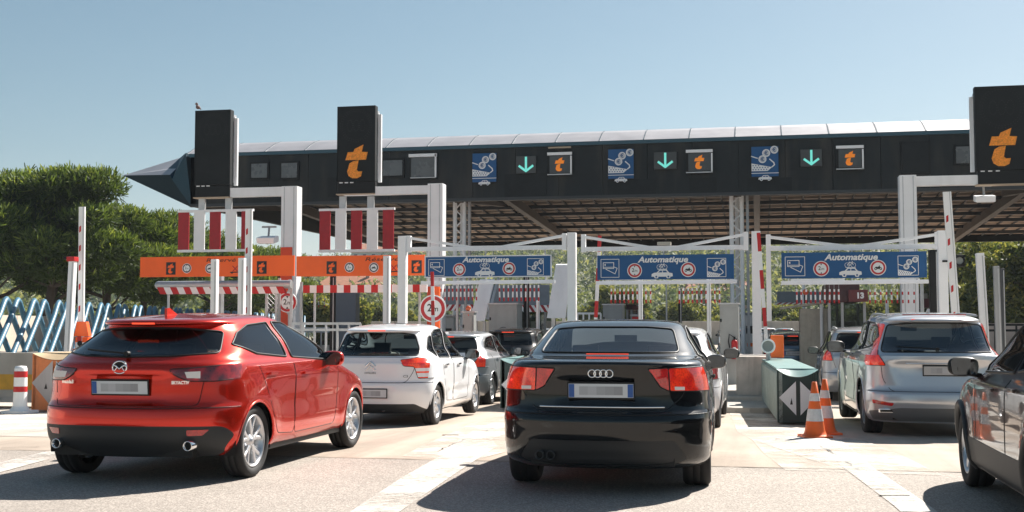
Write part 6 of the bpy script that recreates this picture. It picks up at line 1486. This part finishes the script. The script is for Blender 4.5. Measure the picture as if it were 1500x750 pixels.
PN = [('tall dark umbrella pine at the far left edge', -40, 474, 50, 240, 3.7, .4, 3), ('broad umbrella pine left of the raised arm, tallest crown', 62, 474, 50, 236, 3.3, .6, 11), ('umbrella pine behind the raised arm at the left', 150, 474, 56, 272, 3.4, .3, 23),
      ('umbrella pine between the raised arm and the orange sign', 205, 474, 60, 292, 3.2, .2, 31), ('yellowish pine just left of the pointed canopy end', 248, 474, 68, 300, 3.4, .1, 47), ('pine whose crown shows behind the blank panel mast', 312, 474, 78, 318, 3.8, .2, 53), ('low pine crown showing left of the second mast', 395, 474, 90, 345, 4.0, .1, 59)]
for lab, px, pb, Y, top, rad, lean, sd in PN:
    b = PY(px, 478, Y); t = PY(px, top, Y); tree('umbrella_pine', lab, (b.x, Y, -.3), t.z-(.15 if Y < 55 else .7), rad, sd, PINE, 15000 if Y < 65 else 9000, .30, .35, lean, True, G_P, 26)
G_B = 'bushes and trees beyond the toll lanes'
BS = [('yellow green bushy tree under the middle blue sign', 1006, 120, 452, 3.6, 5), ('rounded green tree just left of the white picket fence', 770, 110, 440, 4.0, 6), ('bushy tree behind the white hatchback', 470, 85, 438, 3.6, 7), ('green tree beneath the right orange sign', 545, 120, 446, 4.4, 8), ('pale green tree behind the slim striped arm', 905, 120, 425, 4.2, 9), ('tree with yellowish crown above the silver saloon lane', 1150, 130, 452, 4.0, 10),
      ('large leafy tree right of the small traffic signal', 1440, 95, 372, 5.2, 12), ('large leafy tree cut by the right edge', 1505, 80, 352, 5.6, 13), ('small tree left of the tall raised arm', 1372, 90, 405, 3.6, 14), ('green tree right of booth 13', 1300, 110, 452, 4.6, 15), ('round tree between the pines and the orange rail', 182, 95, 452, 2.6, 16), ('round dark bush beneath the left striped rail', 340, 90, 448, 3.4, 17),
      ('small tree behind the truss column', 1062, 140, 456, 4.0, 18)]
for lab, px, Y, top, rad, sd in BS:
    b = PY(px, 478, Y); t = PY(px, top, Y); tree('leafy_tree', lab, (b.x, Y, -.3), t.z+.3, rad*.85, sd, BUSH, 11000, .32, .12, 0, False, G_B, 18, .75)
# far hill
def hz(x, y):
    d = math.hypot(x, y); a = math.degrees(math.atan2(x, y)); base = max(0, (d-150)/420); base = base*base*(3-2*base) if base < 1 else 1
    rid = 46+14*math.sin(a*.13+1.2)+7*math.sin(a*.41)+max(0, a-6)*1.6-max(0, -a-12)*.9
    return base*max(8, rid)+base*5*math.sin(x*.03+y*.02)*math.sin(y*.023)-.5
bm = bmesh.new(); nx, ny = 90, 46; grid = []
for j in range(ny+1):
    d = 140+j*14; row = []
    for i in range(nx+1): a = R(-48+i*96/nx); x, y = d*math.sin(a), d*math.cos(a); row.append(bm.verts.new((x, y, hz(x, y)*(1-max(0, (d-620)/200)))))
    grid.append(row)
for j in range(ny):
    for i in range(nx): bm.faces.new((grid[j][i], grid[j][i+1], grid[j+1][i+1], grid[j+1][i])).smooth = True
me = bpy.data.meshes.new('hill'); bm.to_mesh(me); bm.free(); me.materials.append(mat('hill_ground', (.10, .105, .05), .9, var=.4, vscale=.05)); o = bpy.data.objects.new('hill', me); link(o); o['kind'] = 'structure'
rg = random.Random(4); lob = []
for i in range(2300):
    a = R(rg.uniform(-42, 20)); d = 165+455*rg.random()**.8; x, y = d*math.sin(a), d*math.cos(a); s = rg.uniform(2.6, 5.0)*(1+d/700)
    if math.sin(x*.05)*math.sin(y*.04+1) > .55: continue
    lob.append(((x, y, hz(x, y)+s*.5), (s, s, s*rg.uniform(.7, 1.15))))
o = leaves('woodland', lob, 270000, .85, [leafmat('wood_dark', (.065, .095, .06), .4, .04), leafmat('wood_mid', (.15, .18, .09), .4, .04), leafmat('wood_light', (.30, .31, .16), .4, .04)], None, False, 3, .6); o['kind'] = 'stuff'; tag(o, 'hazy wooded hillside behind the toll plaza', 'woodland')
# houses on the hillside
HW = [mat('render_pink', (.50, .30, .22), .8, var=.1, vscale=.4), mat('render_cream', (.62, .55, .45), .8, var=.1, vscale=.4), mat('render_white', (.68, .66, .62), .8, var=.1, vscale=.4)]; HR = mat('roof_tile', (.36, .15, .08), .8, var=.25, vscale=1.5, bump=.5, bscale=6); HG = mat('house_window', (.04, .05, .06), .2)
def house(lab, px, py, Y, w_, h, wi, rz=0):
    p = PY(px, py, Y); p.z = min(p.z, hz(p.x, Y)+3); root = thing('house', lab, 'house', p, rz, 'houses on the hillside'); m = MB(); d = w_*.7; m.box((0, d/2, h/2-2), (w_, d, h+4), HW[wi]); m.build('wall', root)
    m = MB(); A = [(-w_/2-.5, -.5, h), (w_/2+.5, -.5, h), (w_/2+.5, d+.5, h), (-w_/2-.5, d+.5, h), (-w_/2+.8, d/2, h+w_*.16), (w_/2-.8, d/2, h+w_*.16)]; m.add(A, [(0, 1, 5, 4), (2, 3, 4, 5), (1, 2, 5), (3, 0, 4), (3, 2, 1, 0)], HR); rf = m.build('roof', root); m = MB(); m.box((w_*.2, d*.4, h+w_*.16), (.8, .8, 1.8), HW[wi]); m.build('chimney', rf)
    nf = max(1, int(h/3)); nw = max(2, int(w_/3.2))
    for f_ in range(nf):
        for i in range(nw): m = MB(); x = -w_/2+w_*(i+.5)/nw; m.box((x, -.04, 1.6+f_*3), (1.2, .1, 1.5), HG); m.build('window', root)
for a in [('long pinkish house seen between the pine trunks', 222, 424, 300, 26, 6, 0), ('cream house with a tiled roof left of the pine trunks', 22, 430, 290, 20, 6, 1), ('white house high between the pine trunks', 246, 405, 420, 18, 6, 2), ('pink house below the right orange sign', 512, 432, 240, 14, 5, 0), ('white house above the striped rail at the left', 290, 412, 400, 16, 6, 2), ('cream house left of booth 13', 1160, 418, 330, 18, 6, 1),
          ('white house right of booth 13', 1310, 425, 300, 14, 5, 2), ('pinkish house behind the middle picket fence', 1050, 458, 220, 12, 4, 0), ('cream house behind the right traffic signal', 1378, 372, 420, 16, 5, 1), ('white block of flats beneath the left orange sign', 560, 405, 420, 24, 9, 2), ('pale house far up the hill under the third blue sign', 1225, 396, 450, 20, 6, 1)]: house(*a)
# ================================================================ the cars
def place(label, spec, x, y, yaw=0.0, name='parked_car'):
    root, proj = make_car(name, label, spec, (x, y, gz(y+1.5)), R(yaw)); return root, proj
def badge_text(root, proj, txt, x, z, size, mt=CHROME, italic=0.0, width=None):
    p = proj('rear', x, z, .012)
    if p is None: return
    a_ = proj('rear', x-.07, z, .012); b_ = proj('rear', x+.07, z, .012); ax_ = (b_-a_).normalized() if a_ is not None and b_ is not None else Vector((1, 0, 0))
    m = MB(); m.text(txt, p, ax_, (0, 0, 1), size, mt, shear=italic, bold=.0015, t=.004, width=width); m.build('badge', root)
# red hatchback
red, pj = place('red five door hatchback with twin exhausts, nearest car at the left', spec_red(), -5.385, 9.36, 0, 'hatchback')
p = pj('rear', 0, .835, .01); o, (f, ax, ay) = plate(red, 0, p.y-.004, .835, tilt=6, bands='l')
m = MB(); m.text('MIETEN OHNE SORGE UNTERWEGS', f-ay*.066+Vector((0, -.004, 0)), (1, 0, 0), (0, 0, 1), .020, SW, bold=.001, t=.0, width=.40); 
p = pj('rear', 0, 1.005, .006); m = MB(); c = p; ring = [c+Vector((math.cos(t)*.066, 0, math.sin(t)*.053)) for t in np.linspace(0, 2*math.pi, 29)[:-1]]; m.tube(ring, .0075, CHROME, 8, closed=True)
m.tube([c+Vector((x, -.004, z)) for x, z in ((-.064, .012), (-.045, .018), (-.025, .008), (0, -.014), (.025, .008), (.045, .018), (.064, .012))], .0075, CHROME, 8)
m.tube([c+Vector((x, -.004, z)) for x, z in ((-.05, -.034), (-.034, -.014), (-.02, .006))], .005, CHROME, 6); m.tube([c+Vector((x, -.004, z)) for x, z in ((.05, -.034), (.034, -.014), (.02, .006))], .005, CHROME, 6); m.cyl(c+Vector((0, .03, 0)), c+Vector((0, .004, 0)), .06, BLACK, 20); m.build('emblem', red)
badge_text(red, pj, 'mazda3', -.52, .865, .042, width=.15); badge_text(red, pj, 'SKYACTIV', .53, .865, .038, width=.15)
for s_ in (-1, 1):
    # clear part of the tail lights
    q = pj('rear', s_*.59, .945, .012)
    if q is not None:
        m = MB(); m.prism([(-.09*s_, .018), (.10*s_, .028), (.10*s_, -.032), (-.05*s_, -.030)][::s_], q+Vector((0, -.004, 0)), (1, .10*s_, 0), (0, 0, 1), -.006, LAMPC); m.build('reversing_light', red)
q = pj('top', -.0, .85, 0); m = MB(); m.prism([(-.16, -.01), (.10, -.01), (.10, .065), (.05, .07)], Vector((-.012, .98, 1.462)), (0, -1, 0), (0, 0, 1), -.024, mat('fin_red', (.62, .02, .004), .3, metal=.4, coat=1)); m.build('shark_fin_aerial', red)
# black saloon
aud, pj = place('black saloon with lit red tail lights in the centre foreground', spec_saloon(), -1.235, 9.50, 1.8, 'saloon_car')
p = pj('rear', 0, .845, .010); plate(aud, 0, p.y-.002, .845, tilt=3, bands='b')
p = pj('rear', 0, .985, .008); m = MB()
for k in range(4): c = p+Vector(((k-1.5)*.046, 0, 0)); m.tube([c+Vector((math.cos(t)*.030, 0, math.sin(t)*.030)) for t in np.linspace(0, 2*math.pi, 25)[:-1]], .0058, CHROME, 8, closed=True)
m.build('emblem', aud)
pts = [pj('rear', x, .712, .006) for x in np.linspace(-.50, .50, 14)]; m = MB(); m.tube([q for q in pts if q is not None], .008, CHROME, 6); m.build('chrome_strip', aud)
for s_ in (-1, 1):
    q = pj('rear', s_*.60, .862, .016); m = MB(); m.box(q, (.11, .012, .028), LAMPC, Matrix.Rotation(-s_*.12, 3, 'Z'), bev=.004); m.build('reversing_light', aud)
# white supermini
whi, pj = place('white five door hatchback behind the red car', spec_white(), -5.40, 16.25, .3, 'hatchback')
p = pj('rear', -.01, .49, .010); plate(whi, -.01, p.y, .49, tilt=2, bands='r'); p = pj('rear', 0, .865, .006); m = MB()
for dz in (0, .055): m.tube([p+Vector((x, 0, z+dz)) for x, z in ((-.075, -.05), (-.04, -.018), (0, .018), (.04, -.018), (.075, -.05))], .011, CHROME, 6)
m.build('emblem', whi); badge_text(whi, pj, 'CITRO\u00cbN', 0, .765, .030, GREY, width=.17); badge_text(whi, pj, 'C3', .50, .715, .045, GREY, width=.07)
m = MB(); m.cyl((.12, .85, 1.47), (.12, .80, 1.56), .004, BLACK, 5); m.build('aerial', whi)
# silver SUV
suv, pj = place('silver SUV with tall tail lights beside the traffic cones', spec_suv(), 2.28, 15.95, 2.2, 'suv')
p = pj('rear', .05, .87, .010); plate(suv, .05, p.y, .87, tilt=4, bands='', col=mat('plate_dull', (.40, .40, .40), .4))
pts = [pj('rear', x, .955, .008) for x in np.linspace(-.42, .42, 12)]; m = MB(); m.tube([q for q in pts if q is not None], .010, CHROME, 6); m.build('chrome_strip', suv)
m = MB(); m.box((0, .50, 1.585), (.80, .02, .016), LAMP, bev=.004); m.build('spoiler_strip', suv)
for s_ in (-1, 1):
    m = MB(); pts = [pj('top', s_*.56, y, .035) for y in np.linspace(.7, 2.9, 12)]; pts = [q for q in pts if q is not None]; m.tube(pts, .016, CHROME if 0 else GREY, 8); m.build('roof_rail', suv)
    q = pj('rear', s_*.66, .355, .01)
    if q is not None: m = MB(); m.box(q, (.20, .04, .055), CHROME, bev=.02); m.box(q+Vector((0, -.012, 0)), (.165, .03, .030), BLACK, bev=.012); m.build('exhaust_pipe', suv)
m = MB(); m.prism([(-.10, -.01), (.10, -.01), (.10, .05), (.05, .055)], Vector((-.012, .95, 1.615)), (0, -1, 0), (0, 0, 1), -.024, mat('fin_silver', (.5, .52, .55), .3, metal=.5, coat=1)); m.build('shark_fin_aerial', suv)
# silver hatchback ahead of the white one
tri = [('tail_light', [('rear', rnd([(.72, 1.02), (.95, .95), (.95, .76), (.56, .755)], .02, 2)), ('right', [(-.3, .6), (.30, .6), (.36, 1.1), (-.3, 1.1)])], LAMPB)]
sil, pj = place('silver hatchback with triangular tail lights ahead of the white hatchback', spec_small(PAINT_SILVER2, 1.46, lamps=tri, q=.7), -5.95, 22.25, 0, 'hatchback')
p = pj('rear', .0, .66, .01); plate(sil, 0, pj('rear', 0, .45, .01).y, .45, tilt=2, bands='b'); m = MB(); m.tube([pj('rear', x, .60, .012) for x in np.linspace(-.7, .7, 12)], .020, BLACK, 6); m.build('bumper_strip', sil)
# other cars
blk, pj = place('black hatchback with a lit high stop light ahead of the silver hatchback', spec_small(PAINT_BLACK, 1.54, q=.55, thirdE=1.2), -6.05, 28.6, 0, 'hatchback')
wh2, pj = place('white hatchback half hidden ahead of the black saloon', spec_small(PAINT_WHITE, 1.46, q=.6), -1.38, 16.6, -.5, 'hatchback')
est, pj = place('silver estate car ahead of the silver SUV', spec_small(PAINT_SILVER, 1.56, L=4.5, q=.6, lamps=[('tail_light', [('rear', rnd([(.66, 1.30), (.90, 1.20), (.95, .85), (.66, .85), (.70, 1.05)], .02, 2)), ('right', [(-.3, .6), (.50, .6), (.60, 1.5), (-.3, 1.5)])], LAMPB)]), 2.18, 25.5, 0, 'estate_car')
for s_ in (-1, 1): m = MB(); pts = [pj('top', s_*.53, y, .03) for y in np.linspace(.7, 2.9, 10)]; m.tube([q for q in pts if q is not None], .018, GREY, 6); m.build('roof_rail', est)
blu, pj = place('dark blue hatchback seen over the green crash cushion', spec_small(PAINT_BLUE, 1.40, q=.55, thirdE=1.2), 1.0, 35.5, 0, 'hatchback'); p = pj('rear', 0, .78, .01); plate(blu, 0, p.y, .78, tilt=3)
# dark car at the right edge
dk = spec_small(PAINT_BROWN, 1.50, L=4.35, W=.89, q=1.0, clad=True, zb=1.03, mir=(.87, 2.70, 1.04, BLACK, .95), handles=[(1.30, .92), (2.02, .89)], hmat=PAINT_BROWN, rim=('single', 5), tw=.215, R=.33, rr=.225, arch=.375, sglass=glass('side_glass', (.22, .27, .28), 1.55),
                 extra=[('sill_cladding', [(v, rnd([(1.0, .46), (3.3, .46), (3.3, .1), (1.0, .1)], .02))], (lambda s_: (lambda c: c.x*s_ > .5))(s_), PLASTIC, .004) for v, s_ in (('right', 1), ('left', -1))])
dk['axles'] = (.60, 3.45); dk['deform'] = arch_deform(dk['axles'], .33, .02)
drk, pj = place('dark brown car cut by the right edge, its left side showing', dk, 2.58, 7.42, 0, 'hatchback')
# far cars
far, pj = place('small white car far beyond the middle blue sign', spec_small(PAINT_WHITE, 1.46, q=.3), -1.5, 78, 180, 'distant_car')
for lab, px, Y, mt, yw in (('distant silver car beyond the guard rail', 1085, 62, PAINT_SILVER, 0), ('distant grey car left of the beige kiosk', 1150, 85, PAINT_GREY, 0), ('distant white van-like car just left of booth 13', 1125, 100, None, 0)):
    c = copy_tree(far); p = PY(px, 478, Y); c.location = (p.x, Y, -.2); c.rotation_euler = (0, 0, R(yw)); c['label'] = lab
    if mt:
        for ch in [x for x in bpy.data.objects if x.parent == c]:
            if ch.type == 'MESH' and ch.data.materials and ch.data.materials[0] == PAINT_WHITE: ch.data = ch.data.copy(); ch.data.materials[0] = mt
sc.render.film_transparent = False
# ================================================================ the air: pale haze over the whole place
m = MB(); m.box((0, 1150, 250), (5600, 2900, 524), WHITE); m.v = [Vector((v.x, v.y, -13 if v.z < 100 else 112)) for v in m.v]
o = m.build('haze'); o['kind'] = 'stuff'; hm = bpy.data.materials.new('haze_air'); hm.use_nodes = True; N = hm.node_tree.nodes; N.remove(N['Principled BSDF'])
pv = N.new('ShaderNodeVolumePrincipled'); pv.inputs['Color'].default_value = (.80, .90, 1, 1); pv.inputs['Density'].default_value = .00022; pv.inputs['Anisotropy'].default_value = .2
hm.node_tree.links.new(pv.outputs[0], N['Material Output'].inputs['Volume']); o.data.materials.clear(); o.data.materials.append(hm)
